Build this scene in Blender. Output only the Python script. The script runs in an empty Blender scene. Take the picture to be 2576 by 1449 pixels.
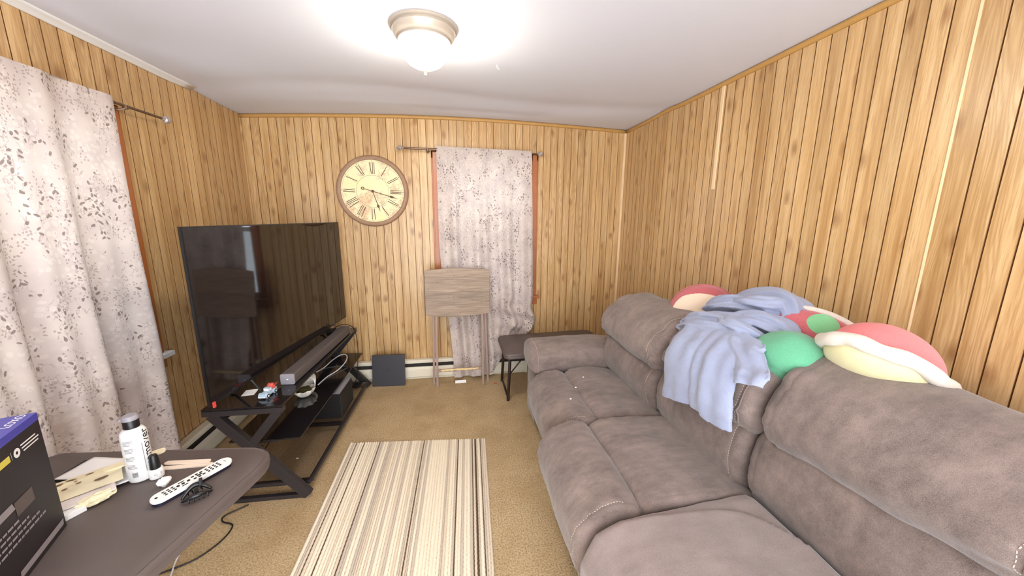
import bpy, bmesh, math, random
from mathutils import Vector, Matrix, noise
random.seed(7)
PI = math.pi; R = math.radians
scn = bpy.context.scene
col = scn.collection

# ------------------------------------------------------------------ camera, world, light, exposure
cam_d = bpy.data.cameras.new('camera'); cam = bpy.data.objects.new('camera', cam_d); col.objects.link(cam)
cam_d.sensor_fit = 'HORIZONTAL'; cam_d.sensor_width = 36.0; cam_d.lens = 905.0 * 36.0 / 2576.0
cam_d.clip_start = 0.02
_yaw, _pit, _rol = R(-9.15), R(11.05), R(0.34)
cam.matrix_world = (Matrix.Translation((0, 0, 1.5)) @ Matrix.Rotation(_yaw, 4, 'Z') @ Matrix.Rotation(PI/2 - _pit, 4, 'X')
                    @ Matrix.Rotation(_rol, 4, 'Z'))
scn.camera = cam
world = bpy.data.worlds.new('sky'); scn.world = world; world.use_nodes = True
wbg = world.node_tree.nodes['Background']
wbg.inputs['Color'].default_value = (0.90, 0.95, 1.0, 1); wbg.inputs['Strength'].default_value = 5.0
scn.view_settings.view_transform = 'Standard'; scn.view_settings.look = 'None'
scn.view_settings.gamma = 1.0; scn.view_settings.use_curve_mapping = False
scn.view_settings.exposure = 0.78
LAMP_STRENGTH = 58.0

# ------------------------------------------------------------------ room numbers (metres)
XL, XR, YB, YR, H = -1.64, 1.60, 3.33, -0.75, 2.30

# ------------------------------------------------------------------ material helpers
def s2l(c):
    f = lambda v: v/12.92 if v <= 0.04045 else ((v+0.055)/1.055)**2.4
    return tuple(f(v/255.0) for v in c[:3]) + (1.0,)
class NT:
    def __init__(s, name):
        s.m = bpy.data.materials.new(name); s.m.use_nodes = True
        s.t = s.m.node_tree; s.b = s.t.nodes['Principled BSDF']; s.out = s.t.nodes['Material Output']
    def n(s, typ, props=None, **inp):
        nd = s.t.nodes.new('ShaderNode' + typ)
        for k, v in (props or {}).items(): setattr(nd, k, v)
        for k, v in inp.items():
            k = k.replace('_', ' ')
            s.put(nd.inputs[int(k[1:])] if k[0] == 'i' and k[1:].isdigit() else nd.inputs[k], v)
        return nd
    def put(s, sock, v):
        if isinstance(v, bpy.types.NodeSocket): s.t.links.new(v, sock)
        else: sock.default_value = v
    def math(s, op, a, b=0.0, clamp=False):
        nd = s.t.nodes.new('ShaderNodeMath'); nd.operation = op; nd.use_clamp = clamp
        s.put(nd.inputs[0], a); s.put(nd.inputs[1], b); return nd.outputs[0]
    def vec(s, op, a, b):
        nd = s.t.nodes.new('ShaderNodeVectorMath'); nd.operation = op
        s.put(nd.inputs[0], a); s.put(nd.inputs[1], b); return nd.outputs[0]
    def mix(s, f, a, b, mode='MIX'):
        nd = s.t.nodes.new('ShaderNodeMix'); nd.data_type = 'RGBA'; nd.blend_type = mode
        s.put(nd.inputs[0], f); s.put(nd.inputs[6], a); s.put(nd.inputs[7], b); return nd.outputs[2]
    def ramp(s, f, stops):
        nd = s.t.nodes.new('ShaderNodeValToRGB'); s.put(nd.inputs[0], f); e = nd.color_ramp.elements
        while len(e) < len(stops): e.new(0.5)
        for i, (p, c) in enumerate(stops): e[i].position = p; e[i].color = c
        return nd.outputs[0]
    def obj(s, rand=False):
        tc = s.n('TexCoord').outputs['Object']
        if rand:
            r = s.n('ObjectInfo').outputs['Random']
            cx = s.n('CombineXYZ', X=s.math('MULTIPLY', r, 37.0), Y=s.math('MULTIPLY', r, 91.0), Z=s.math('MULTIPLY', r, 53.0))
            tc = s.vec('ADD', tc, cx.outputs[0])
        return tc
    def noise(s, v, scale, detail=4.0, rough=0.55):
        return s.n('TexNoise', Vector=v, Scale=scale, Detail=detail, Roughness=rough).outputs[0]
    def bump(s, h, strength, dist=0.01):
        b = s.n('Bump', Strength=strength, Distance=dist, Height=h); s.put(s.b.inputs['Normal'], b.outputs[0])
    def set(s, **k):
        for a, v in k.items(): s.put(s.b.inputs[a.replace('_', ' ')], v)
        return s.m
MM = {}
def plain(name, rgb, rough=0.5, metal=0.0, var=0.08, scale=30.0, bump=0.0, spec=0.5):
    """simple procedural material: a base colour with slight noise wear"""
    t = NT(name); v = t.obj(); c = s2l(rgb)
    d = tuple(x*(1-var) for x in c[:3]) + (1,)
    f = t.noise(v, scale)
    t.set(Base_Color=t.mix(f, c, d), Roughness=rough, Metallic=metal, Specular_IOR_Level=spec)
    if bump: t.bump(f, bump, 0.002)
    MM[name] = t.m; return t.m

def wood_panel(name, light, mid, dark, gloss=0.36):
    t = NT(name); rnd = t.n('ObjectInfo').outputs['Random']; pos = t.n('NewGeometry').outputs['Position']
    v = t.vec('ADD', pos, t.n('CombineXYZ', X=t.math('MULTIPLY', rnd, 37.0), Y=t.math('MULTIPLY', rnd, 91.0), Z=t.math('MULTIPLY', rnd, 53.0)).outputs[0])
    a = t.vec('MULTIPLY', v, (26, 26, 1.2)); n1 = t.noise(a, 1.0, 5, 0.6)
    b = t.vec('MULTIPLY', v, (190, 190, 7)); n2 = t.noise(b, 1.0, 3, 0.7)
    c = t.vec('MULTIPLY', v, (11, 11, 0.85)); n3 = t.noise(c, 1.0, 2, 0.5)
    rings = t.math('SINE', t.math('MULTIPLY', n3, 70.0)); rings = t.math('POWER', t.math('ABSOLUTE', rings), 3.0)
    cath = t.math('MULTIPLY', rings, t.math('GREATER_THAN', t.math('FRACT', t.math('MULTIPLY', rnd, 7.31)), 0.50))
    base = t.ramp(n1, [(0.28, s2l(dark)), (0.46, s2l(mid)), (0.62, s2l(light))])
    base = t.mix(t.math('MULTIPLY', cath, 0.50), base, s2l(dark))
    base = t.mix(t.ramp(n2, [(0.34, (0.6, 0.6, 0.6, 1)), (0.52, (0, 0, 0, 1))]), base, s2l(dark))
    loc = t.n('SeparateXYZ', Vector=pos)     # along the plank's width (x or y) and height
    wob = t.math('MULTIPLY', t.math('SUBTRACT', n3, 0.5), 1.2)
    kv = t.n('CombineXYZ', X=t.math('ADD', t.math('MULTIPLY', t.math('ADD', loc.outputs[0], loc.outputs[1]), 15.0), t.math('ADD', wob, t.math('MULTIPLY', rnd, 37.0))),
             Y=t.math('ADD', t.math('MULTIPLY', loc.outputs[2], 7.0), t.math('MULTIPLY', rnd, 91.0))).outputs[0]
    vo = t.n('TexVoronoi', {'voronoi_dimensions': '2D'}, Vector=kv, Scale=1.0)
    sel = t.math('GREATER_THAN', t.n('SeparateColor', Color=vo.outputs['Color']).outputs[0], 0.84)
    kn = t.math('MULTIPLY', t.ramp(vo.outputs['Distance'], [(0.06, (1, 1, 1, 1)), (0.36, (0, 0, 0, 1))]), sel)
    base = t.mix(t.math('MULTIPLY', kn, 0.62), base, s2l((128, 82, 42)))
    tone = t.math('ADD', t.math('MULTIPLY', rnd, 0.16), 0.90)
    g = t.n('CombineXYZ', X=tone, Y=tone, Z=tone).outputs[0]
    base = t.mix(1.0, base, g, 'MULTIPLY')
    t.set(Base_Color=base, Roughness=t.math('ADD', t.math('MULTIPLY', n2, 0.18), gloss-0.08), Specular_IOR_Level=0.5)
    t.bump(t.math('ADD', n2, t.math('MULTIPLY', rings, -0.25)), 0.10, 0.002)
    return t.m
M_panel = wood_panel('wood_paneling', (214, 180, 132), (200, 163, 113), (168, 127, 79), 0.30)
M_groove = plain('groove_brown', (112, 74, 42), 0.9, spec=0.1)
M_trimw = plain('trim_oak', (196, 150, 84), 0.45, var=0.2, scale=18)
M_batten = plain('batten_pale_oak', (244, 214, 170), 0.4, var=0.15, scale=14)
M_white = plain('white_paint', (232, 232, 232), 0.45, var=0.03)
M_ceil = plain('ceiling_paint', (220, 223, 234), 0.62, var=0.02, scale=9, bump=0.08)
M_casing = plain('stained_casing', (176, 104, 56), 0.32, var=0.25, scale=16)
M_heater = plain('heater_enamel', (226, 218, 198), 0.4, var=0.05)
M_dark = plain('heater_dark_slot', (42, 36, 32), 0.7)

def carpet():
    t = NT('carpet_pile'); v = t.obj()
    n1 = t.noise(v, 125.0, 4, 0.75); n2 = t.noise(v, 5.0, 4, 0.6); n3 = t.noise(v, 1.3, 3, 0.5)
    c = t.ramp(n1, [(0.30, s2l((150, 120, 84))), (0.48, s2l((214, 184, 140))), (0.68, s2l((242, 220, 182)))])
    c = t.mix(t.ramp(n2, [(0.4, (0, 0, 0, 1)), (0.75, (0.35, 0.35, 0.35, 1))]), c, s2l((150, 108, 62)))
    c = t.mix(t.ramp(n3, [(0.45, (0, 0, 0, 1)), (0.8, (0.3, 0.3, 0.3, 1))]), c, s2l((140, 104, 62)))
    t.set(Base_Color=c, Roughness=0.95, Specular_IOR_Level=0.1)
    t.bump(n1, 0.9, 0.012); return t.m
M_carpet = carpet()

def suede(name, base, hi, lo, sheen=0.25):
    t = NT(name); v = t.obj()
    w = t.vec('ADD', v, t.vec('SCALE', t.n('TexNoise', Vector=v, Scale=5.0).outputs[1], (0, 0, 0)))
    n1 = t.noise(v, 7.0, 6, 0.62); n2 = t.noise(v, 600.0, 2, 0.5); n3 = t.noise(t.vec('MULTIPLY', v, (3, 9, 6)), 3.0, 5, 0.65)
    c = t.ramp(t.math('ADD', t.math('MULTIPLY', n1, 0.55), t.math('MULTIPLY', n3, 0.45)), [(0.36, s2l(lo)), (0.50, s2l(base)), (0.64, s2l(hi))])
    c = t.mix(0.22, c, t.ramp(n2, [(0.3, (0.02, 0.02, 0.02, 1)), (0.7, (0.5, 0.45, 0.42, 1))]))
    t.set(Base_Color=c, Roughness=0.92, Specular_IOR_Level=0.15, Sheen_Weight=sheen, Sheen_Roughness=0.5)
    t.bump(t.math('ADD', t.math('MULTIPLY', n2, 0.3), n1), 0.12, 0.004); return t.m
M_suede = suede('brown_suede', (120, 102, 95), (143, 123, 115), (94, 77, 70))
M_throw = suede('mauve_throw', (142, 124, 120), (152, 134, 130), (130, 112, 108), 0.35)
M_thread = plain('pale_thread', (196, 180, 168), 0.8)
def fleece(name, base, dk, scale=420.0):
    t = NT(name); v = t.obj(); n = t.noise(v, scale, 3, 0.7); n1 = t.noise(v, 14.0, 3)
    c = t.mix(n1, s2l(base), s2l(dk)); c = t.mix(t.math('MULTIPLY', n, 0.3), c, (0.9, 0.9, 0.95, 1))
    t.set(Base_Color=c, Roughness=0.95, Specular_IOR_Level=0.1, Sheen_Weight=0.4, Sheen_Roughness=0.4)
    t.bump(n, 0.5, 0.004); return t.m
M_blanket = fleece('blue_fleece', (142, 152, 184), (128, 139, 174))
M_red = fleece('red_plush', (196, 34, 48), (176, 26, 40))
M_coral = fleece('coral_plush', (232, 84, 80), (222, 72, 70))
M_cream = fleece('cream_plush', (242, 218, 188), (236, 208, 176))
M_offw = fleece('off_white_plush', (226, 214, 198), (216, 203, 187))
M_green = fleece('green_plush', (22, 166, 108), (14, 148, 94))
M_lgreen = fleece('light_green_plush', (110, 200, 124), (90, 186, 112))
M_yellow = fleece('pale_yellow_plush', (226, 216, 156), (216, 206, 146))

M_black = plain('black_plastic', (22, 21, 22), 0.38)
M_frame = plain('black_powder_coat', (46, 42, 44), 0.34, var=0.1)
M_tabletop = plain('table_dark_plastic', (98, 86, 82), 0.5, var=0.22, scale=9, bump=0.05)
M_steelleg = plain('brown_black_steel', (44, 30, 28), 0.35)
M_nickel = plain('brushed_nickel', (192, 182, 170), 0.38, metal=0.35, var=0.05)
M_bronze = plain('rod_bronze', (120, 96, 78), 0.3, metal=0.8)
M_chrome = plain('crystal_finial', (206, 198, 196), 0.12, metal=0.7)
M_silver = plain('silver_plastic', (150, 146, 152), 0.4)
M_grille = plain('speaker_cloth', (92, 82, 80), 0.85, var=0.2, scale=900)
M_cable = plain('black_cable', (26, 22, 20), 0.5)
M_wcable = plain('white_cable', (226, 226, 230), 0.4)
M_paper = plain('paper_white', (238, 236, 236), 0.7, var=0.03)
M_paper2 = plain('paper_pinkish', (232, 220, 216), 0.7, var=0.05)
M_print = plain('print_grey', (150, 144, 142), 0.7)
M_ink = plain('ink_black', (30, 27, 27), 0.6)
M_wplastic = plain('white_plastic', (238, 236, 234), 0.35, var=0.02)
M_navy = plain('navy_plastic', (30, 28, 44), 0.4)
M_ceramic = plain('white_ceramic', (236, 230, 220), 0.18, var=0.04)
M_moss = plain('dry_moss', (92, 86, 44), 0.95, var=0.6, scale=120)
M_truck = plain('pale_blue_paint', (176, 196, 214), 0.3)
M_redfol = plain('red_foliage', (226, 96, 82), 0.7, var=0.3)
M_rubber = plain('rubber_black', (20, 20, 20), 0.7)
M_cotton = plain('cotton_white', (246, 244, 242), 0.95)
M_filewood = plain('emery_cream', (234, 214, 194), 0.85, var=0.12, scale=200)
M_wrap = plain('cream_wrapper', (240, 228, 192), 0.5, var=0.05)
M_hole = plain('printed_brown', (120, 92, 70), 0.6)
M_boxblk = plain('carton_black', (38, 31, 34), 0.5, var=0.15, scale=14)
M_boxblue = plain('carton_blue', (74, 72, 168), 0.4, var=0.06)
M_boxyel = plain('carton_yellow', (222, 206, 84), 0.5)
M_boxgrey = plain('carton_grey', (150, 142, 144), 0.5)
M_boxbrn = plain('carton_dim_brown', (92, 80, 76), 0.5)
M_consolep = plain('console_black', (50, 48, 54), 0.5, var=0.1)
M_redbit = plain('red_scrap', (222, 74, 64), 0.6)

def glass(name, tint, refl=0.12, rough=0.02, trans=1.0):
    t = NT(name); t.t.nodes.remove(t.b)
    tr = t.n('BsdfTransparent', Color=tint); gl = t.n('BsdfGlossy', Color=(1, 1, 1, 1), Roughness=rough)
    fr = t.math('MULTIPLY', t.n('Fresnel', IOR=1.45).outputs[0], t.math('SUBTRACT', 1.0, t.n('NewGeometry').outputs['Backfacing']))
    mx = t.n('MixShader', i0=fr, i1=tr.outputs[0], i2=gl.outputs[0])
    t.t.links.new(mx.outputs[0], t.out.inputs[0]); return t.m
M_pane = glass('window_glass', (0.96, 0.98, 0.98, 1))
M_clear = glass('shelf_glass_clear', (0.86, 0.85, 0.86, 1))
M_capclear = glass('clear_cap', (0.9, 0.9, 0.9, 1))
M_dimscreen = glass('added_dim_screen', (0.42, 0.43, 0.45, 1))  # grey tint of the added screens that dim the lower window halves
M_blackglass = NT('black_glass').set(Base_Color=(0.012, 0.010, 0.012, 1), Roughness=0.07, Specular_IOR_Level=0.7)
M_tv = NT('tv_screen').set(Base_Color=(0.010, 0.007, 0.007, 1), Roughness=0.05, Specular_IOR_Level=0.5, IOR=1.5)

def curtain_mat():
    """printed cloth: pale ground, small dark leaves, white blossoms, thin grey twigs; UV in metres"""
    t = NT('leaf_print_curtain'); uv = t.n('TexCoord').outputs['UV']
    def leaves(scale, la, lb, seed, thr):
        p = t.vec('ADD', uv, (seed, seed*0.7, 0)); w = t.n('TexNoise', Vector=p, Scale=9.0).outputs[1]
        p2 = t.vec('ADD', p, t.vec('MULTIPLY', t.vec('SUBTRACT', w, (0.5, 0.5, 0.5)), (0.03, 0.03, 0)))
        vo = t.n('TexVoronoi', {'voronoi_dimensions': '2D'}, Vector=p2, Scale=scale, Randomness=1.0)
        d = t.vec('SUBTRACT', t.vec('MULTIPLY', p2, (scale, scale, 0)), t.vec('MULTIPLY', vo.outputs['Position'], (scale, scale, 0)))
        rc = t.n('SeparateColor', Color=vo.outputs['Color'])
        ang = t.math('MULTIPLY', t.math('SUBTRACT', rc.outputs[0], 0.5), 2.4)
        rot = t.n('VectorRotate', {'rotation_type': 'Z_AXIS'}, Vector=d, Angle=ang).outputs[0]
        e = t.n('VectorMath', {'operation': 'LENGTH'}, i0=t.vec('DIVIDE', rot, (lb, la, 1))).outputs['Value']
        dens = t.noise(t.vec('MULTIPLY', p, (1.0, 0.55, 1)), 9.0, 2, 0.6)
        keep = t.math('GREATER_THAN', t.math('ADD', t.math('MULTIPLY', rc.outputs[1], 0.22), dens), thr)
        return t.math('MULTIPLY', t.math('LESS_THAN', e, 1.0), keep), dens
    dk, dens = leaves(44.0, 0.42, 0.20, 0.0, 0.71)
    dk2, _ = leaves(80.0, 0.40, 0.22, 3.1, 0.70)
    wh, _ = leaves(42.0, 0.42, 0.36, 7.7, 0.66)
    tw = t.noise(t.vec('MULTIPLY', uv, (1.0, 0.45, 1)), 22.0, 3, 0.6)
    tw = t.math('MULTIPLY', t.math('LESS_THAN', t.math('ABSOLUTE', t.math('SUBTRACT', tw, 0.5)), 0.012), t.math('GREATER_THAN', dens, 0.5))
    soft = t.noise(uv, 7.0, 4)
    c = t.mix(t.ramp(soft, [(0.35, (0, 0, 0, 1)), (0.65, (1, 1, 1, 1))]), s2l((204, 190, 182)), s2l((188, 174, 169)))
    c = t.mix(t.math('MULTIPLY', wh, 0.17), c, s2l((238, 230, 222)))
    c = t.mix(t.math('MULTIPLY', tw, 0.5), c, s2l((150, 134, 128)))
    c = t.mix(t.math('MULTIPLY', dk2, 0.6), c, s2l((138, 120, 114)))
    c = t.mix(t.math('MULTIPLY', dk, 0.75), c, s2l((104, 88, 82)))
    t.t.nodes.remove(t.b)
    di = t.n('BsdfDiffuse', Color=c); tr = t.n('BsdfTranslucent', Color=c)
    mx = t.n('MixShader', i0=0.11, i1=di.outputs[0], i2=tr.outputs[0])
    t.t.links.new(mx.outputs[0], t.out.inputs[0]); return t.m
M_curtain = curtain_mat()

def clock_face():
    t = NT('aged_clock_face'); v = t.obj()
    n1 = t.noise(v, 4.5, 4, 0.6); n2 = t.noise(v, 13.0, 6, 0.7); n3 = t.noise(v, 40.0, 3)
    c = t.ramp(n1, [(0.38, s2l((238, 226, 170))), (0.52, s2l((240, 224, 184))), (0.66, s2l((220, 182, 140)))])
    ln = t.math('LESS_THAN', t.math('ABSOLUTE', t.math('SUBTRACT', n2, 0.5)), 0.014)
    patch = t.math('GREATER_THAN', t.noise(v, 5.0, 2), 0.52)
    c = t.mix(t.math('MULTIPLY', t.math('MULTIPLY', ln, patch), 0.5), c, s2l((140, 110, 80)))
    t.set(Base_Color=c, Roughness=0.6); return t.m
M_clock = clock_face()
M_rim = plain('clock_rim_wood', (168, 132, 104), 0.5, var=0.35, scale=22)
M_clockink = plain('clock_ink', (96, 70, 48), 0.6)

def grey_wood():
    t = NT('grey_wood_laminate'); v = t.obj()
    n = t.noise(t.vec('MULTIPLY', v, (3, 3, 60)), 1.5, 6, 0.65); b = t.n('SeparateXYZ', Vector=v).outputs[2]
    st = t.n('TexWhiteNoise', {'noise_dimensions': '1D'}, W=t.math('FLOOR', t.math('MULTIPLY', b, 15.0))).outputs[0]
    c = t.ramp(n, [(0.3, s2l((122, 102, 86))), (0.55, s2l((158, 137, 118))), (0.75, s2l((178, 157, 138)))])
    g = t.math('ADD', t.math('MULTIPLY', st, 0.28), 0.82)
    c = t.mix(1.0, c, t.n('CombineXYZ', X=g, Y=g, Z=g).outputs[0], 'MULTIPLY')
    sp = t.n('TexVoronoi', Vector=v, Scale=42.0)
    k = t.math('MULTIPLY', t.math('LESS_THAN', sp.outputs['Distance'], 0.17), t.math('GREATER_THAN', t.noise(v, 7.0, 2), 0.57))
    c = t.mix(t.math('MULTIPLY', k, 0.6), c, s2l((80, 62, 48)))
    t.set(Base_Color=c, Roughness=0.55); t.bump(n, 0.12, 0.002); return t.m
M_gwood = grey_wood()
M_gleg = plain('grey_wood_leg', (164, 138, 126), 0.5, var=0.2, scale=24)
M_rawwood = plain('chipped_raw_wood', (232, 206, 150), 0.8, var=0.15)

def rugmat(name, a, b):
    t = NT(name); v = t.obj(); n = t.noise(t.vec('MULTIPLY', v, (240, 80, 100)), 1.0, 3, 0.6); n2 = t.noise(v, 22.0, 3)
    c = t.mix(n, s2l(a), s2l(b)); t.set(Base_Color=t.mix(t.math('MULTIPLY', n2, 0.2), c, s2l(b)), Roughness=0.95, Specular_IOR_Level=0.1)
    t.bump(n, 0.5, 0.003); return t.m
M_rug = [rugmat('rug_cream', (246, 236, 216), (232, 218, 194)), rugmat('rug_beige', (232, 218, 196), (212, 196, 174)),
         rugmat('rug_greige', (214, 202, 186), (192, 178, 162)), rugmat('rug_brown_yarn', (122, 98, 76), (86, 66, 50))]

def lampglass():
    t = NT('lit_frosted_glass'); t.set(Base_Color=(0.95, 0.92, 0.85, 1), Roughness=0.4, Emission_Color=(1.0, 0.92, 0.76, 1), Emission_Strength=LAMP_STRENGTH)
    return t.m
M_lampglass = lampglass()

# ------------------------------------------------------------------ mesh helpers
class MB:
    """collects shapes; build() links them as ONE mesh object"""
    def __init__(s): s.v = []; s.f = []; s.mi = []; s.uv = None; s.cur = 0
    def add(s, vs, fs, mx=None):
        o = len(s.v)
        s.v += [tuple(mx @ Vector(p)) for p in vs] if mx else [tuple(p) for p in vs]
        s.f += [tuple(i+o for i in f) for f in fs]; s.mi += [s.cur]*len(fs); return s
    def box(s, x0, x1, y0, y1, z0, z1, b=0.0, mx=None):
        if b <= 0:
            vs = [(x, y, z) for x in (x0, x1) for y in (y0, y1) for z in (z0, z1)]
            return s.add(vs, [(0, 1, 3, 2), (4, 6, 7, 5), (0, 4, 5, 1), (2, 3, 7, 6), (0, 2, 6, 4), (1, 5, 7, 3)], mx)
        bm = bmesh.new(); bmesh.ops.create_cube(bm, size=1.0)
        for v in bm.verts: v.co = ((x0+x1)/2 + v.co.x*(x1-x0), (y0+y1)/2 + v.co.y*(y1-y0), (z0+z1)/2 + v.co.z*(z1-z0))
        bmesh.ops.bevel(bm, geom=bm.edges[:], offset=b, segments=2, affect='EDGES', profile=0.7)
        bm.verts.index_update(); r = s.add([v.co[:] for v in bm.verts], [[v.index for v in f.verts] for f in bm.faces], mx); bm.free(); return r
    def tube(s, pts, r, n=10, caps=True, closed=False):
        P = [Vector(p) for p in pts]; m = len(P); rr = r if isinstance(r, (list, tuple)) else [r]*m
        vs = []; up = None
        for i in range(m):
            a = P[(i-1) % m] if (closed or i) else P[0]; b = P[(i+1) % m] if (closed or i < m-1) else P[-1]
            t = (b-a).normalized()
            if up is None: up = t.orthogonal().normalized()
            up = (up - t*up.dot(t)); up = up.normalized() if up.length > 1e-6 else t.orthogonal().normalized()
            w = t.cross(up)
            for k in range(n):
                q = 2*PI*k/n; vs.append(P[i] + (up*math.cos(q) + w*math.sin(q))*rr[i])
        fs = []
        for i in range(m if closed else m-1):
            for k in range(n):
                a, b = i*n+k, i*n+(k+1) % n; c, d = ((i+1) % m)*n+(k+1) % n, ((i+1) % m)*n+k
                fs.append((a, b, c, d))
        if caps and not closed: fs += [tuple(range(n))[::-1], tuple((m-1)*n+k for k in range(n))]
        return s.add(vs, fs)
    def lathe(s, prof, cx=0, cy=0, n=32, mx=None, caps=True):
        vs = [(cx + r*math.cos(2*PI*k/n), cy + r*math.sin(2*PI*k/n), z) for r, z in prof for k in range(n)]
        fs = [(i*n+k, i*n+(k+1) % n, (i+1)*n+(k+1) % n, (i+1)*n+k) for i in range(len(prof)-1) for k in range(n)]
        if caps: fs += [tuple(range(n))[::-1], tuple((len(prof)-1)*n+k for k in range(n))]
        return s.add(vs, fs, mx)
    def prism(s, poly, z0, z1, mx=None):
        n = len(poly); vs = [(x, y, z0) for x, y in poly] + [(x, y, z1) for x, y in poly]
        fs = [tuple(range(n))[::-1], tuple(range(n, 2*n))] + [(i, (i+1) % n, n+(i+1) % n, n+i) for i in range(n)]
        return s.add(vs, fs, mx)
    def grid(s, fn, nu, nv):
        vs = [fn(i/nu, j/nv) for j in range(nv+1) for i in range(nu+1)]
        return s.add(vs, [(j*(nu+1)+i, j*(nu+1)+i+1, (j+1)*(nu+1)+i+1, (j+1)*(nu+1)+i) for j in range(nv) for i in range(nu)])
    def sphere(s, c, r, n=16, m=10, sq=(1, 1, 1), nz=0.0, fr=3.0):
        vs = []; fs = []
        for j in range(m+1):
            th = PI*j/m
            for k in range(n):
                d = Vector((math.sin(th)*math.cos(2*PI*k/n), math.sin(th)*math.sin(2*PI*k/n), math.cos(th)))
                q = r*(1 + nz*noise.noise(d*fr + Vector(c)*7))
                vs.append((c[0]+d.x*q*sq[0], c[1]+d.y*q*sq[1], c[2]+d.z*q*sq[2]))
        for j in range(m):
            for k in range(n): fs.append((j*n+k, (j+1)*n+k, (j+1)*n+(k+1) % n, j*n+(k+1) % n))
        return s.add(vs, fs)
    def build(s, name, mat, parent=None, off=None, smooth=False, mods=()):
        me = bpy.data.meshes.new(name); vs = s.v
        if off is not None: vs = [(a[0]-off[0], a[1]-off[1], a[2]-off[2]) for a in vs]
        me.from_pydata(vs, [], s.f)
        for m in (mat if isinstance(mat, (list, tuple)) else [mat]): me.materials.append(m)
        if any(s.mi): me.polygons.foreach_set('material_index', s.mi)
        if smooth: me.polygons.foreach_set('use_smooth', [True]*len(me.polygons))
        if s.uv:
            l = me.uv_layers.new(name='UVMap')
            for lp in me.loops: l.data[lp.index].uv = s.uv[lp.vertex_index]
        bm = bmesh.new(); bm.from_mesh(me); bmesh.ops.recalc_face_normals(bm, faces=bm.faces); bm.to_mesh(me); bm.free()
        me.update()
        o = bpy.data.objects.new(name, me); col.objects.link(o)
        if parent: o.parent = parent
        if smooth == 'auto':
            try:
                me.set_sharp_from_angle(angle=R(40))
            except Exception: pass
        for typ, kw in mods:
            md = o.modifiers.new(typ.lower(), typ)
            for k, v in kw.items(): setattr(md, k, v)
        return o
def tag(o, label=None, cat=None, group=None, kind=None):
    if label: o['label'] = label
    if cat: o['category'] = cat
    if group: o['group'] = group
    if kind: o['kind'] = kind
    return o
def thing(name, label, cat, loc=(0, 0, 0), rz=0.0, group=None):
    o = bpy.data.objects.new(name, None); col.objects.link(o); o.empty_display_size = 0.05
    o.location = loc; o.rotation_euler = (0, 0, rz); return tag(o, label, cat, group)
def catmull(P, n, closed=True):
    P = [Vector(p) for p in P]; m = len(P); out = []
    segs = m if closed else m-1
    for i in range(segs):
        g = lambda k: P[k % m] if closed else P[max(0, min(m-1, k))]
        a, b, c, d = g(i-1), g(i), g(i+1), g(i+2)
        for j in range(n):
            t = j/n
            out.append(0.5*((2*b) + (c-a)*t + (2*a-5*b+4*c-d)*t*t + (3*b-a-3*c+d)*t**3))
    if not closed: out.append(P[-1])
    return out
def text_mesh(txt, size, depth=0.0004, mx=None):
    """flat lettering as a thin mesh; returns (verts, faces)"""
    cu = bpy.data.curves.new('lettering', 'FONT'); cu.body = txt; cu.size = size; cu.extrude = depth; cu.align_x = 'CENTER'; cu.align_y = 'CENTER'
    cu.resolution_u = 3
    o = bpy.data.objects.new('lettering', cu); col.objects.link(o)
    bpy.context.view_layer.update()
    me = bpy.data.meshes.new_from_object(o.evaluated_get(bpy.context.evaluated_depsgraph_get()))
    vs = [(mx @ v.co if mx else v.co)[:] for v in me.vertices]; fs = [tuple(p.vertices) for p in me.polygons]
    bpy.data.objects.remove(o); bpy.data.curves.remove(cu); bpy.data.meshes.remove(me)
    return vs, fs
def rounded(w, h, r, n=6, cx=0, cy=0):
    out = []
    for sx, sy, a0 in ((1, 1, 0), (-1, 1, 90), (-1, -1, 180), (1, -1, 270)):
        for k in range(n+1):
            a = R(a0 + 90*k/n); out.append((cx + sx*(w/2-r) + r*math.cos(a), cy + sy*(h/2-r) + r*math.sin(a)))
    return out
def smooth01(a, b, x):
    t = max(0.0, min(1.0, (x-a)/(b-a))); return t*t*(3-2*t)

# ------------------------------------------------------------------ room shell
def zc(x, y):
    """the plaster ceiling sags and bulges a little, as the wavy edge in the photo shows"""
    u = max(0.0, min(1.0, (x-XL)/(XR-XL)))
    return H + 0.045*math.sin(PI*u)*smooth01(2.0, 3.2, y) - 0.010*(1-u)**3*smooth01(2.3, 3.3, y) \
        + 0.010*math.exp(-((y-2.72-0.10*math.sin(2.2*x))/0.13)**2) - 0.006*math.exp(-((y-3.02-0.04*math.sin(2*x))/0.07)**2)*math.sin(PI*u)
mb = MB(); mb.grid(lambda u, v: (XL-0.1+(XR-XL+0.2)*u, YR+(YB+0.1-YR)*v, 0), 4, 4)
tag(mb.build('floor', M_carpet), kind='structure')
mb = MB(); mb.grid(lambda u, v: (XL-0.06+(XR-XL+0.12)*u, YR+(YB+0.06-YR)*v, zc(XL-0.06+(XR-XL+0.12)*u, YR+(YB+0.06-YR)*v)), 60, 90)
mb.grid(lambda u, v: (XL-0.2+(XR-XL+0.4)*u, YR+(YB+0.2-YR)*v, 2.50), 1, 1)
tag(mb.build('ceiling', M_ceil, smooth=True), kind='structure')

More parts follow.
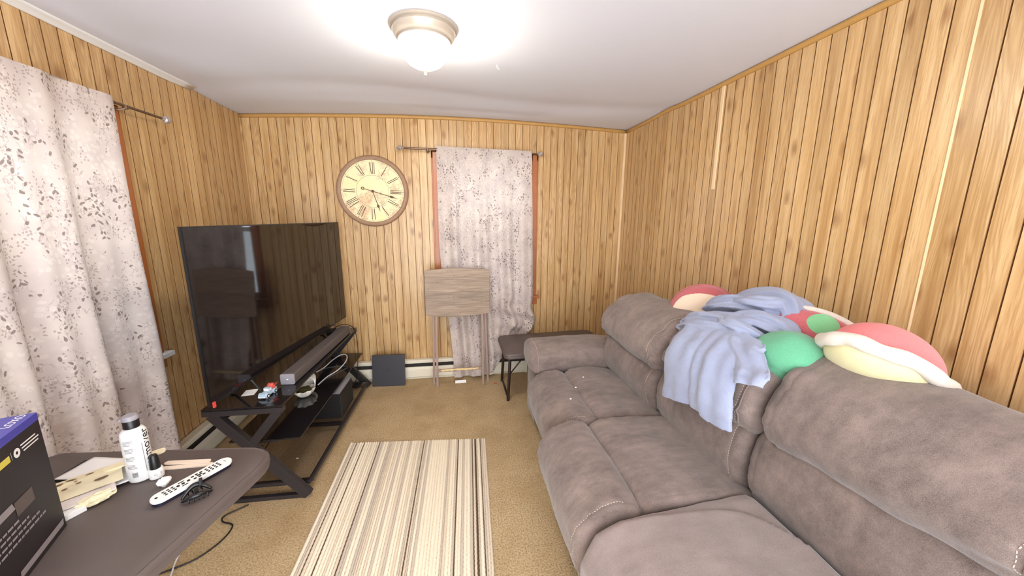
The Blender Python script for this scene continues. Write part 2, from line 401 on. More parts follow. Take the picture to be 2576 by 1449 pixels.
# window openings: back wall x -0.12..0.70, z 0.76..2.00 ; left wall y 1.18..2.13, z 0.76..1.97
BW = (-0.115, 0.705, 0.77, 2.00); LW = (1.15, 2.135, 0.75, 1.97)
def wall_with_hole(mb, a0, a1, hole, place):
    h0, h1, z0, z1 = hole
    for p in ((a0, h0, -0.02, 2.46), (h1, a1, -0.02, 2.46), (h0, h1, -0.02, z0), (h0, h1, z1, 2.46)): place(mb, *p)
mb = MB(); wall_with_hole(mb, XL-0.15, XR+0.15, BW, lambda m, a, b, z, w: m.box(a, b, YB+0.004, YB+0.12, z, w))
wall_back = tag(mb.build('wall_back', M_groove), kind='structure')
mb = MB(); wall_with_hole(mb, YR, YB+0.004, LW, lambda m, a, b, z, w: m.box(XL-0.12, XL-0.004, a, b, z, w))
wall_left = tag(mb.build('wall_left', M_groove), kind='structure')
mb = MB(); mb.box(XR+0.004, XR+0.12, YR, YB+0.004, -0.02, 2.46)
wall_right = tag(mb.build('wall_right', M_groove), kind='structure')

mb = MB()
for p in ((XL-0.12, -1.25, -0.02, 2.46), (1.25, XR+0.12, -0.02, 2.46), (-1.25, 1.25, 2.10, 2.46)): mb.box(p[0], p[1], YR-0.12, YR, p[2], p[3])
tag(mb.build('wall_rear_added', M_panel), kind='structure')  # unseen wall added behind the camera; its wide opening limits the incoming daylight

def plank_mesh(w, axis, sgn):
    """one unit-high panelling plank with chamfered edges; front faces -Y ('back'), or sgn*X (sides)"""
    hw, c, d = w/2, 0.0009, 0.0042
    prof = [(-hw, d), (-hw, c), (-hw+c, 0), (hw-c, 0), (hw, c), (hw, d)]
    vs = []
    for z in (0, 1):
        for a, b in prof: vs.append((a, b, z) if axis == 'x' else (sgn*b, a, z))
    n = len(prof); fs = [(i, i+1, n+i+1, n+i) for i in range(n-1)] + [tuple(range(n)), tuple(range(n, 2*n))]
    m = MB(); m.add(vs, fs); m.mi = [1, 1, 0, 1, 1, 0, 0]; o = m.build('plank', [M_panel, M_groove]); me = o.data; bpy.data.objects.remove(o); return me
def plank(me, loc, h, parent):
    o = bpy.data.objects.new('plank', me); col.objects.link(o); o.parent = parent; o.location = loc; o.scale = (1, 1, h); return o
def run_planks(a0, a1, pitch, phase, me, parent, pos, hole, top):
    a = phase
    while a > a0: a -= pitch
    while a + pitch < a1 + pitch*0.99:
        cx = a + pitch/2
        if cx-pitch*0.5 < a0 - 0.001 or cx + pitch/2 > a1 + 0.001:
            a += pitch; continue
        h = top(cx)
        if hole and cx > hole[0]-0.03 and cx < hole[1]+0.03:
            plank(me, pos(cx, 0.0), hole[2]-0.004, parent); plank(me, pos(cx, hole[3]+0.004), h-hole[3]-0.004, parent)
        else: plank(me, pos(cx, 0.0), h, parent)
        a += pitch
pm = plank_mesh(0.0624, 'x', 1)
run_planks(XL-0.001, XR+0.02, 0.0645, XL+0.006, pm, wall_back, lambda a, z: (a, YB, z), BW, lambda a: zc(a, YB)-0.002)
pl = plank_mesh(0.0642, 'y', -1); pr = plank_mesh(0.0641, 'y', 1)
run_planks(YR, YB, 0.0666, 1.857, pl, wall_left, lambda a, z: (XL, a, z), LW, lambda a: zc(XL, a)-0.002)
run_planks(YR, YB, 0.0666, 1.862, pr, wall_right, lambda a, z: (XR, a, z), None, lambda a: zc(XR, a)-0.002)

# trims
mb = MB(); N = 40
def strip(mb, pts, prof, place):
    n = len(prof); vs = [place(p, a, b) for p in pts for a, b in prof]
    fs = [(i*n+k, i*n+(k+1) % n, (i+1)*n+(k+1) % n, (i+1)*n+k) for i in range(len(pts)-1) for k in range(n)]
    fs += [tuple(range(n)), tuple((len(pts)-1)*n+k for k in range(n))]; mb.add(vs, fs)
prof = [(0, 0), (0.006, -0.004), (0.013, -0.014), (0.011, -0.024), (0.004, -0.030), (0, -0.031)]
strip(mb, [XL+(XR-XL)*i/N for i in range(N+1)], prof, lambda p, a, b: (p, YB-a, zc(p, YB)+b))
tag(mb.build('trim_1', M_trimw, smooth=True), 'oak ceiling moulding above the back wall', kind='structure')
mb = MB(); strip(mb, [YR+(YB-YR)*i/N for i in range(N+1)], prof, lambda p, a, b: (XR-a, p, zc(XR, p)+b))
tag(mb.build('trim_2', M_trimw, smooth=True), 'oak ceiling moulding above the right wall', kind='structure')
mb = MB(); profw = [(0, 0.002), (0.05, 0.002), (0.046, -0.008), (0.034, -0.012), (0.02, -0.024), (0.012, -0.03), (0.008, -0.034), (0, -0.034)]
strip(mb, [YR+(YB-0.55-YR)*i/N for i in range(N+1)], [(a*0.95, b*0.62) for a, b in profw], lambda p, a, b: (XL+a, p, zc(XL, p)+b))
tag(mb.build('trim_3', M_white, smooth=True), 'white ceiling moulding above the left wall', kind='structure')
mb = MB(); mb.box(XR-0.022, XR-0.001, YB-0.012, YB-0.001, 0.0, zc(XR, YB)-0.030, 0.003)
tag(mb.build('trim_4', M_batten), 'pale batten in the right back corner', kind='structure')
mb = MB(); mb.box(XL+0.001, XL+0.012, YB-0.014, YB-0.001, 0.0, zc(XL, YB)-0.031, 0.002)
tag(mb.build('trim_5', M_panel), 'wood batten in the left back corner', kind='structure')
mb = MB(); mb.box(XR-0.007, XR+0.003, 2.076, 2.098, 1.68, zc(XR, 2.09)-0.030, 0.0015)
tag(mb.build('trim_6', M_batten), 'pale batten over a panel joint, right wall', kind='structure')
mb = MB(); mb.box(XR-0.002, XR+0.003, 0.992, 0.999, 0.6, zc(XR, 1.0)-0.032)
tag(mb.build('trim_7', M_batten), 'thin open panel joint, right wall', kind='structure')

# ------------------------------------------------------------------ windows (frame, sashes, glass)
def window(name, label, w, h, loc, rz, cas=0.062, left=True):
    """local: x along wall, +y into the wall, z up from the sill; 0..w x 0..h is the opening"""
    t = thing(name, label, None, loc, rz); t['kind'] = 'structure'
    m = MB()
    for x0, x1 in ((-cas, 0.004), (w-0.004, w+cas)):
        m.box(x0, x1, -0.020, 0.001, -0.0, h+cas, 0.004); m.box(x0+0.012, x1-0.012, -0.026, -0.018, 0, h+cas-0.01, 0.003)
    m.box(-cas, w+cas, -0.020, 0.001, h-0.004, h+cas, 0.004)
    m.build('casing', M_casing, t)
    m = MB(); m.box(-cas-0.03, w+cas+0.03, -0.052, 0.05, -0.026, 0.0, 0.006)
    o = m.build('window_sill', M_white if left else M_casing, t)
    m = MB(); m.box(-cas-0.01, w+cas+0.01, -0.018, 0.001, -0.09, -0.026, 0.004); m.build('apron', M_casing, t)
    m = MB()
    for x0, x1 in ((0.0, 0.022), (w-0.022, w)): m.box(x0, x1, 0.0, 0.115, 0, h)
    m.box(0, w, 0.0, 0.115, h-0.022, h); m.build('jamb', M_white, t)
    for k, (z0, z1, y) in enumerate(((0.0, h*0.5+0.02, 0.045), (h*0.5-0.02, h-0.022, 0.078))):
        m = MB()
        m.box(0.022, 0.060, y, y+0.028, z0, z1, 0.003); m.box(w-0.060, w-0.022, y, y+0.028, z0, z1, 0.003)
        m.box(0.060, w-0.060, y, y+0.028, z0, z0+0.040, 0.003); m.box(0.060, w-0.060, y, y+0.028, z1-0.040, z1, 0.003)
        s = m.build('sash', M_white, t)
        m = MB(); m.box(0.058, w-0.058, y+0.012, y+0.016, z0+0.038, z1-0.038); m.build('pane', M_pane, s)
    m = MB(); m.grid(lambda u, v: (0.022+(w-0.044)*u, 0.112, 0.005+(h*0.5)*v), 1, 1); m.build('added_dim_screen', M_dimscreen, t)  # screen added over the lower sash to dim daylight on the lower curtain
    return t
window('window_1', 'window in the left wall behind the wide leaf-print curtain', LW[1]-LW[0], LW[3]-LW[2], (XL, LW[0], LW[2]), PI/2)
window('window_2', 'window in the back wall behind the narrow leaf-print curtain', BW[1]-BW[0], BW[3]-BW[2], (BW[0], YB, BW[2]), 0.0, left=False)

# ------------------------------------------------------------------ curtains and rods
def curtain_rod(label, pts0, pts1, ny, grp):
    a, b = Vector(pts0), Vector(pts1); t = thing('curtain_rod', label, 'curtain rod', a, 0, grp)
    d = (b-a).normalized(); m = MB(); m.tube([a, a+(b-a)*0.6], 0.0085); m.tube([a+(b-a)*0.58, b], 0.0065); m.build('pole', M_bronze, t, a, 'auto')
    for e, s in ((a, -1), (b, 1)):
        m = MB(); m.tube([e, e+d*s*0.012], 0.011); c = e+d*s*0.030; m.sphere(c, 0.021, 8, 6); m.tube([e+d*s*0.05, e+d*s*0.056], 0.007)
        m.build('finial', M_chrome, t, a)
    for f in (0.17, 0.86):
        c = a+(b-a)*f; m = MB(); m.tube([c + Vector((0, 0, -0.012)), c+Vector(ny)+Vector((0, 0, -0.02))], 0.005)
        q = c+Vector(ny); m.tube([q + Vector(ny)*-0.06, q], 0.017); m.tube([c+Vector((0, 0, -0.014)), c+Vector((0, 0, 0.004))], 0.011)
        m.build('bracket', M_bronze, t, a)
curtain_rod('bronze rod over the back-wall curtain, long bare end to its left', (-0.395, YB-0.08, 2.062), (0.745, YB-0.08, 2.052), (0, 0.079, 0), None)
curtain_rod('bronze rod over the left-wall curtain, bare end near the back corner', (XL+0.08, 0.75, 2.018), (XL+0.08, 2.385, 2.022), (-0.079, 0, 0), None)

def curtain_back():
    y0 = YB-0.088; loc = (0.28, y0, 0.03)
    def hem(x): return 0.03 + 0.25*smooth01(0.30, 0.50, x) - 0.13*smooth01(0.52, 0.66, x)
    nu, nv = 90, 110; m = MB(); uv = []
    def fn(u, v):
        s = 1-v; zt = 2.082 - 0.012*u
        xl = -0.128 + 0.10*smooth01(0.35, 1.0, s); xr = 0.688 + 0.045*s
        x = xl+(xr-xl)*u; z = zt-(zt-hem(x))*s
        amp = 0.006 + 0.020*smooth01(0.0, 0.5, s)
        f = amp*(math.sin(u*2*PI*4.3+0.6) + 0.5*math.sin(u*2*PI*8.1 + 2.0 + s*1.3)) + 0.010*s*noise.noise((u*3, s*4, 1.3))
        bunch = smooth01(0.62, 0.95, s)*smooth01(0.35, 0.75, u)
        f -= 0.035*bunch*(1+0.8*math.sin(z*46 + u*9)) ; x -= 0.05*bunch*math.sin(z*20)*u
        y = y0 - f - 0.028*smooth01(0.80, 0.93, s) - 0.012
        if s < 0.02: y = y0 - 0.012
        uv.append((x*1.12, z)); return (x, min(y, YB-0.035), z)
    m.grid(fn, nu, nv)
    m.add([(-0.128, y0-0.012, 2.082), (0.688, y0-0.012, 2.07), (0.688, y0+0.018, 2.07), (-0.128, y0+0.018, 2.082), (-0.128, y0+0.02, 2.03), (0.688, y0+0.02, 2.02)], [(0, 1, 2, 3), (3, 2, 5, 4)])
    uv += [(0, 2.08), (0.8, 2.08), (0.8, 2.1), (0, 2.1), (0, 2.15), (0.8, 2.15)]; m.uv = uv
    return tag(m.build('curtain', M_curtain, None, None, True), 'narrow leaf-print curtain on the back wall, its hem bunched over the heater', 'curtain')
curtain_back()
def curtain_left():
    x0 = XL+0.088; nu, nv = 110, 90; m = MB(); uv = []
    def fn(u, v):
        s = 1-v; zt = 2.045-0.008*u
        ya = 0.80; yb = 2.060 - 0.040*s - 0.015*math.sin(s*3)
        y = ya+(yb-ya)*u; z = zt-(zt-0.05)*s
        amp = 0.010 + 0.030*smooth01(0.0, 0.7, s)
        f = amp*(math.sin(u*2*PI*4.4+0.4) + 0.45*math.sin(u*2*PI*9.3+1.0)) + 0.02*s*noise.noise((u*4, s*3, 5.1))
        x = x0 + 0.014 + f + 0.02*s
        uv.append((y*1.15 + 3.0, z)); return (max(x, XL+0.052), y, z)
    m.grid(fn, nu, nv)
    m.add([(x0+0.012, 0.80, 2.045), (x0+0.012, 2.060, 2.037), (x0-0.02, 2.060, 2.037), (x0-0.02, 0.80, 2.045), (x0-0.02, 0.80, 2.0), (x0-0.02, 2.060, 1.99)], [(0, 1, 2, 3), (3, 2, 5, 4)])
    uv += [(3, 2.08), (4.5, 2.08), (4.5, 2.1), (3, 2.1), (3, 2.15), (4.5, 2.15)]; m.uv = uv
    return tag(m.build('curtain', M_curtain, None, None, True), 'wide leaf-print curtain on the left wall, lit from behind above mid height', 'curtain')
curtain_left()

# ------------------------------------------------------------------ baseboard heaters
def heater(label, L, loc, rz, joints, grp='white baseboard heaters'):
    """local: x along the wall, -y out into the room"""
    t = thing('baseboard_heater', label, 'heater', loc, rz)
    def sweep(pr, x0, x1): 
        m = MB(); n = len(pr); vs = [(x, a, z) for x in (x0, x1) for a, z in pr]
        m.add(vs, [(i, (i+1) % n, n+(i+1) % n, n+i) for i in range(n)] + [tuple(range(n)), tuple(range(n, 2*n))]); return m
    sweep([(-0.004, 0.012), (-0.004, 0.185), (-0.010, 0.185), (-0.010, 0.012)], 0, L).build('back_plate', M_heater, t)
    sweep([(-0.010, 0.188), (-0.050, 0.186), (-0.060, 0.176), (-0.060, 0.158), (-0.055, 0.158), (-0.054, 0.172), (-0.010, 0.180)], 0, L).build('top_cover', M_heater, t)
    sweep([(-0.012, 0.128), (-0.046, 0.118), (-0.046, 0.136), (-0.012, 0.146)], 0, L).build('damper', M_dark, t)
    sweep([(-0.052, 0.168), (-0.046, 0.168), (-0.046, 0.100), (-0.050, 0.100)], 0, L).build('slot', M_dark, t)
    for a, b in zip(joints[:-1], joints[1:]):
        sweep([(-0.066, 0.022), (-0.070, 0.028), (-0.070, 0.092), (-0.066, 0.096), (-0.070, 0.100), (-0.066, 0.122), (-0.060, 0.124), (-0.060, 0.020)], a+0.001, b-0.001).build('front_panel', M_heater, t)
    for x in (0.0, L):
        m = MB(); m.box(x-0.012, x+0.012, -0.072, -0.004, 0.006, 0.188, 0.003); m.build('end_cap', M_heater, t)
    sweep([(-0.050, 0.0), (-0.012, 0.0), (-0.012, 0.022), (-0.050, 0.022)], 0, L).build('base_rail', M_heater, t)
    return t
heater('white baseboard heater along the back wall, beneath clock and curtain', 2.15, (-1.48, YB, 0), 0, [0, 0.72, 1.45, 2.15])
heater('white baseboard heater along the left wall, behind the glass stand', 2.6, (XL, 0.45, 0), PI/2, [0, 0.9, 1.8, 2.6])

# ------------------------------------------------------------------ ceiling light
def ceiling_light():
    z = zc(-0.105, 1.77); t = thing('ceiling_light', 'round brushed-nickel ceiling light with a lit ribbed glass dome', 'ceiling light', (-0.105, 1.77, z))
    m = MB(); m.lathe([(0.10, 0.0), (0.142, 0.0), (0.146, -0.006), (0.140, -0.012), (0.130, -0.016), (0.134, -0.022), (0.128, -0.036), (0.118, -0.048), (0.110, -0.056), (0.112, -0.060), (0.106, -0.066), (0.100, -0.066)], n=56)
    m.build('housing', M_nickel, t, smooth='auto')
    m = MB(); n = 96; pr = [(0.101, -0.064), (0.103, -0.078), (0.099, -0.100), (0.088, -0.124), (0.068, -0.144), (0.042, -0.157), (0.016, -0.162), (0.004, -0.163)]
    vs = []; 
    for r, zz in pr:
        for k in range(n):
            q = r*(1+(0.006 if k % 2 else -0.006)); vs.append((q*math.cos(2*PI*k/n), q*math.sin(2*PI*k/n), zz))
    m.add(vs, [(i*n+k, i*n+(k+1) % n, (i+1)*n+(k+1) % n, (i+1)*n+k) for i in range(len(pr)-1) for k in range(n)] + [tuple((len(pr)-1)*n+k for k in range(n))])
    m.build('glass_dome', M_lampglass, t, smooth=True)
    m = MB(); m.lathe([(0.004, -0.158), (0.019, -0.160), (0.017, -0.168), (0.008, -0.176), (0.004, -0.180), (0.006, -0.184), (0.005, -0.189), (0.001, -0.191)], n=20)
    m.build('finial', M_nickel, t, smooth=True)
ceiling_light()
# a small nail hook / mark on the ceiling
m = MB(); m.tube([(0.25, 2.10, zc(0.25, 2.10)+0.002), (0.25, 2.10, zc(0.25, 2.10)-0.012), (0.262, 2.105, zc(.25, 2.1)-0.020)], 0.0025, 6)
tag(m.build('ceiling_hook', M_wplastic), 'tiny white hook in the ceiling right of the lamp', 'hook')

# ------------------------------------------------------------------ wall clock
def wall_clock():
    c = (-0.672, YB-0.001, 1.714); t = thing('wall_clock', 'large round aged wall clock with Roman numerals beside the back curtain', 'clock', c)
    t.rotation_euler = (0, R(1.5), 0)
    FW = Matrix.Rotation(PI/2, 4, 'X')       # lathe axis z -> -y (towards the room)
    m = MB(); m.lathe([(0.20, 0.0), (0.292, 0.0), (0.295, 0.010), (0.291, 0.024), (0.283, 0.030), (0.268, 0.031), (0.258, 0.026), (0.256, 0.020)], n=72, mx=FW, caps=False)
    m.build('rim', M_rim, t, smooth='auto')
    m = MB(); m.lathe([(0.001, 0.018), (0.257, 0.018), (0.262, 0.022)], n=72, mx=FW, caps=False); m.build('face', M_clock, t)
    def ring(r, w, zz):
        mm = MB(); mm.lathe([(r-w, zz), (r+w, zz)], n=90, mx=FW, caps=False); return mm
    ring(0.133, 0.0008, 0.0188).build('inner_ring', M_clockink, t); 
    mm = ring(0.246, 0.0005, 0.0188)
    for k in range(12):
        a = PI/2-2*PI*k/12; p = Vector((math.cos(a), math.sin(a)))*0.248; mx = FW @ Matrix.Translation((p.x, p.y, 0)) @ Matrix.Rotation(a, 4, 'Z'); mm.box(-0.004, 0.004, -0.0022, 0.0022, 0.0185, 0.0196, mx=mx)
    mm.build('minute_track', M_clockink, t)
    rom = ['XII', 'I', 'II', 'III', 'IIII', 'V', 'VI', 'VII', 'VIII', 'IX', 'X', 'XI']
    rom[4] = 'IV'
    for k, s in enumerate(rom):
        a = PI/2-2*PI*k/12; Lh = 0.094; wid = {'I': 0.0125, 'V': 0.023, 'X': 0.023}
        tot = sum(wid[ch] for ch in s); x = -tot/2; mm = MB()
        base = FW @ Matrix.Rotation(a-PI/2, 4, 'Z') @ Matrix.Translation((0, 0.190, 0))
        def stroke(x0, y0, x1, y1, w):
            d = Vector((x1-x0, y1-y0)); l = d.length; an = math.atan2(d.y, d.x)
            mm.box(0, l, -w/2, w/2, 0.0184, 0.0198, mx=base @ Matrix.Translation((x0, y0, 0)) @ Matrix.Rotation(an, 4, 'Z'))
        h = Lh/2
        for ch in s:
            w = wid[ch]; cxx = x+w/2
            if ch == 'I': stroke(cxx, -h, cxx, h, 0.0048)
            elif ch == 'V': stroke(cxx-w*0.33, h, cxx, -h, 0.0052); stroke(cxx+w*0.33, h, cxx, -h, 0.0016)
            else: stroke(cxx-w*0.33, h, cxx+w*0.33, -h, 0.0052); stroke(cxx+w*0.33, h, cxx-w*0.33, -h, 0.0016)
            x += w
        mm.build('numeral', M_clockink, t)
    def hand(name, deg, L, tail, zz):
        a = PI/2-R(deg); mm = MB(); mx = FW @ Matrix.Rotation(a, 4, 'Z')
        P = [(-tail, -0.002), (L*0.66, -0.0028), (L*0.69, -0.009), (L*0.76, -0.0095), (L*0.84, -0.003), (L, -0.0004), (L, 0.0004), (L*0.84, 0.003), (L*0.76, 0.0095), (L*0.69, 0.009), (L*0.66, 0.0028), (-tail, 0.002)]
        mm.prism(P, zz, zz+0.002, mx)
        if tail: mm.lathe([(0.007, zz), (0.013, zz), (0.013, zz+0.002), (0.007, zz+0.002)], -tail-0.010, 0, 16, mx, caps=False)
        mm.lathe([(0.0005, zz), (0.011, zz), (0.011, zz+0.003), (0.0005, zz+0.003)], 0, 0, 16, mx); mm.build(name, M_clockink, t)
    hand('hour_hand', 161, 0.175, 0.0, 0.024); hand('minute_hand', 105, 0.215, 0.072, 0.028)
wall_clock()

# ------------------------------------------------------------------ television stand (local x along its length, y towards the wall)
SA = R(90-1.4); SL = (-0.892, 1.87, 0.0)
def tv_stand():
    t = thing('tv_stand', 'black X-frame stand with three glass shelves under the television', 'tv stand', SL, SA)
    def bar(m, a, b, w, d, ax):          # square bar between two points, w across x, d in the plane
        a, b = Vector(a), Vector(b); z = (b-a).normalized(); x = Vector((1, 0, 0)) if ax == 'x' else Vector((0, 1, 0)); y = z.cross(x).normalized()
        mx = Matrix((x, y, z)).transposed().to_4x4(); mx.translation = a
        m.box(-w/2, w/2, -d/2, d/2, 0, (b-a).length, 0.002, mx)
    for xc in (0.0, 1.30):
        m = MB(); bar(m, (xc, 0.335, 0.515), (xc, -0.075, 0.012), 0.032, 0.052, 'x'); m.build('leg', M_frame, t)
        m = MB(); bar(m, (xc, 0.025, 0.515), (xc, 0.435, 0.012), 0.024, 0.042, 'x'); m.build('leg', M_frame, t)
        m = MB(); bar(m, (xc, -0.002, 0.526), (xc, 0.372, 0.526), 0.040, 0.028, 'x'); m.build('top_rail', M_frame, t)
        m = MB(); bar(m, (xc, -0.055, 0.012), (xc, 0.425, 0.012), 0.024, 0.022, 'x'); m.build('foot_rail', M_frame, t)
    m = MB(); bar(m, (0.05, -0.072, 0.062), (1.25, -0.072, 0.062), 0.022, 0.022, 'y'); m.build('bottom_rail', M_frame, t)
    m = MB(); bar(m, (0.05, 0.41, 0.062), (1.25, 0.41, 0.062), 0.022, 0.022, 'y'); m.build('bottom_rail', M_frame, t)
    for xc in (0.045, 0.62, 1.245):
        m = MB(); bar(m, (xc, -0.075, 0.060), (xc, 0.415, 0.060), 0.026, 0.020, 'x'); m.build('cross_rail', M_frame, t)
    m = MB(); m.box(-0.015, 1.33, 0.0, 0.375, 0.541, 0.550, 0.002); m.build('glass_shelf', M_blackglass, t)
    m = MB(); m.box(0.09, 1.37, -0.022, 0.340, 0.292, 0.300, 0.002); m.build('glass_shelf', M_blackglass, t)
    m = MB(); m.box(0.03, 1.26, -0.070, 0.408, 0.0735, 0.080); o = m.build('glass_shelf', M_clear, t); o['label'] = 'clear bottom glass shelf'
    m = MB(); m.box(0.10, 1.20, 0.100, 0.300, 0.274, 0.292, 0.002); m.build('shelf_support', M_frame, t)
tv_stand()
def onstand(x, y, z):
    p = Matrix.Translation(SL) @ Matrix.Rotation(SA, 4, 'Z') @ Vector((x, y, z)); return (p.x, p.y, p.z)

# ------------------------------------------------------------------ television (local x along width, +y behind, z up)
TA = math.atan2(1.53, 0.175)
def television():
    t = thing('television', 'large flat black television reflecting the room, on the glass stand', 'television', (-1.125, 1.72, 0.5505), TA)
    W, z0, z1 = 1.54, 0.085, 0.905
    m = MB(); m.box(0, W, 0.002, 0.014, z0, z1, 0.002); m.build('bezel', M_black, t)
    m = MB(); m.box(0.006, W-0.006, 0.0, 0.004, z0+0.014, z1-0.006); m.build('screen', M_tv, t)
    m = MB(); m.box(0.30, W-0.30, 0.013, 0.060, z0+0.06, z0+0.50, 0.01); m.build('rear_housing', M_black, t)
    for xc in (0.29, 1.30):
        m = MB(); m.tube([(xc, 0.015, z0+0.01), (xc, -0.045, 0.006), (xc, -0.06, 0.006)], 0.006, 8); m.tube([(xc, 0.015, z0+0.01), (xc, 0.10, 0.006), (xc, 0.12, 0.006)], 0.006, 8)
        m.build('foot', M_black, t, smooth='auto')
    m = MB(); m.box(0.012, 0.026, -0.006, 0.001, z0-0.012, z0+0.016, 0.002); o = m.build('tag', M_redbit, t); o['label'] = 'small red tag on lower near corner'
television()

# ------------------------------------------------------------------ things on the stand
def soundbar():
    a = Vector((-0.962, 2.10, 0.5505)); b = Vector((-0.905, 3.04, 0.5505)); d = b-a; L = d.length
    t = thing('soundbar', 'long grey-brown soundbar with silver end caps in front of the television', 'speaker', a, math.atan2(d.y, d.x))
    P = rounded(0.076, 0.062, 0.008, 3, 0, 0.033)
    m = MB(); m.add([(x, p, z) for x in (0.008, L-0.008) for p, z in P], [(i, (i+1) % len(P), len(P)+(i+1) % len(P), len(P)+i) for i in range(len(P))] + [tuple(range(len(P))), tuple(range(len(P), 2*len(P)))])
    m.build('grille', M_grille, t, smooth='auto')
    for x0, x1 in ((0.0, 0.008), (L-0.008, L)):
        m = MB(); m.add([(x, p, z) for x in (x0, x1) for p, z in P], [(i, (i+1) % len(P), len(P)+(i+1) % len(P), len(P)+i) for i in range(len(P))] + [tuple(range(len(P))), tuple(range(len(P), 2*len(P)))])
        m.build('end_cap', M_silver, t)
    m = MB(); m.box(-0.0006, 0.0005, -0.005, 0.005, 0.030, 0.036); m.build('emblem', M_wplastic, t)
    for x in (0.05, L-0.05):
        m = MB(); m.box(x-0.02, x+0.02, -0.03, 0.03, 0, 0.003); m.build('rubber_foot', M_rubber, t)
soundbar()
def toy_truck():
    t = thing('toy_truck', 'small pale blue toy pickup truck with red bush in its bed', 'toy', (-1.014, 1.985, 0.5505), R(82)-PI)
    # local +x forward (towards the camera); build length 0.095
    S = 0.95
    def b(m, *a, bev=0.003): m.box(*[q*S for q in a], bev)
    m = MB(); b(m, -0.052, 0.050, -0.019, 0.019, 0.007, 0.018); b(m, 0.006, 0.048, -0.014, 0.014, 0.017, 0.030, bev=0.006); b(m, -0.014, 0.010, -0.017, 0.017, 0.017, 0.046, bev=0.006)
    b(m, -0.052, -0.012, -0.019, -0.015, 0.016, 0.030); b(m, -0.052, -0.012, 0.015, 0.019, 0.016, 0.030); b(m, -0.053, -0.049, -0.019, 0.019, 0.016, 0.030, bev=0.001)
    for x in (0.032, -0.034):
        for s in (-1, 1): m.tube([(x*S, s*0.012, 0.012), (x*S, s*0.0225, 0.012)], 0.0145, 14)
    m.build('body', M_truck, t, smooth='auto')
    m = MB(); b(m, 0.048, 0.055, -0.020, 0.020, 0.008, 0.014, bev=0.002); m.build('bumper', M_wplastic, t)
    m = MB(); b(m, 0.0085, 0.0112, -0.013, 0.013, 0.031, 0.042, bev=0.0005); b(m, -0.010, 0.006, -0.0175, 0.0175, 0.031, 0.042, bev=0.0005); m.build('window_panes', M_wplastic, t)
    for x in (0.032, -0.034):
        for s in (-1, 1):
            m = MB(); m.tube([(x*S, s*0.015, 0.0105), (x*S, s*0.0235, 0.0105)], 0.0105, 14); w = m.build('wheel', M_rubber, t)
            m = MB(); m.tube([(x*S, s*0.0225, 0.0105), (x*S, s*0.0245, 0.0105)], 0.005, 10); m.build('hub', M_wplastic, w)
    m = MB(); rng = random.Random(3)
    for k in range(90):
        d = Vector((rng.uniform(-1, 1), rng.uniform(-1, 1), rng.uniform(0.1, 1.2))).normalized(); c = Vector((-0.032, 0, 0.026)); e = c+d*rng.uniform(0.024, 0.046)
        w = d.orthogonal().normalized()*0.004; m.add([c-w, c+w, e], [(0, 1, 2)])
    m.sphere((-0.032, 0, 0.034), 0.020, 10, 6, nz=0.3); m.build('red_foliage', M_redfol, t)
toy_truck()
m = MB(); m.box(-0.03, 0.03, -0.035, 0.035, 0, 0.0015); o = m.build('white_rectangle', M_paper); o.location = (-1.125, 2.03, 0.5505); o.rotation_euler = (0, 0, R(8))  # thin flat white rectangle on the top glass shelf
tag(o, 'thin white rectangle lying on the top glass beside the toy truck', 'card')
m = MB(); m.box(-0.0, 0.075, -0.045, 0.045, 0, 0.022, 0.004); o = m.build('streaming_box', M_black); o.location = (-0.995, 3.05, 0.5505); o.rotation_euler = (0, 0, R(88))
o.location = (-1.02, 3.06, 0.5505); tag(o, 'small flat black box behind the far end of the soundbar', 'media box')

def planter():
    c = (-1.035, 2.52, 0.3005); t = thing('shell_planter', 'white ceramic shell-shaped planter with dry moss on the middle glass shelf', 'planter', c)
    m = MB()
    # scalloped bowl in front (towards camera), ribbed conch behind
    def bowl(u, v):
        a = 2*PI*u; pr = [(0.012, 0.0), (0.036, 0.006), (0.052, 0.026), (0.060, 0.050), (0.057, 0.052), (0.048, 0.036), (0.010, 0.026)]
        k = v*(len(pr)-1); i = min(int(k), len(pr)-2); f = k-i; r = pr[i][0]*(1-f)+pr[i+1][0]*f; z = pr[i][1]*(1-f)+pr[i+1][1]*f
        r *= 1+0.09*math.sin(a*9)*smooth01(0.1, 0.5, v); return (0.004+r*math.cos(a)*1.05, -0.055+r*math.sin(a)*1.2, z)
    m.grid(bowl, 72, 18)
    def conch(u, v):
        a = 2*PI*u; s = v; ax = Vector((0.0, 0.02, 0.045)).lerp(Vector((0.012, 0.10, 0.075)), s)
        r = 0.046*(1-s)**0.55*(1+0.16*math.sin(s*34)) + 0.002; return (ax.x + r*math.cos(a)*0.9, ax.y + 0.010*math.sin(a), max(0.001, ax.z + r*math.sin(a)))
    m.grid(conch, 28, 44); m.build('shell', M_ceramic, t, smooth=True)
    m = MB(); m.sphere((0.004, -0.055, 0.036), 0.046, 20, 12, (1, 1.1, 0.45), 0.35, 9.0); m.build('moss', M_moss, t)
planter()
def subwoofer():
    t = thing('subwoofer', 'black cube subwoofer under the middle shelf with a grey plate on top', 'speaker', onstand(0.655, -0.052, 0.0805), SA)
    m = MB(); m.box(0, 0.27, 0, 0.19, 0, 0.185, 0.004); m.build('cabinet', M_grille if False else M_black, t)
    m = MB(); m.box(0.01, 0.26, -0.003, 0.001, 0.012, 0.172, 0.001); m.build('front_cloth', M_rubber, t)
    m = MB(); m.box(0.004, 0.262, 0.004, 0.094, 0.185, 0.187, 0.0006); m.build('top_plate', M_silver, t)
subwoofer()
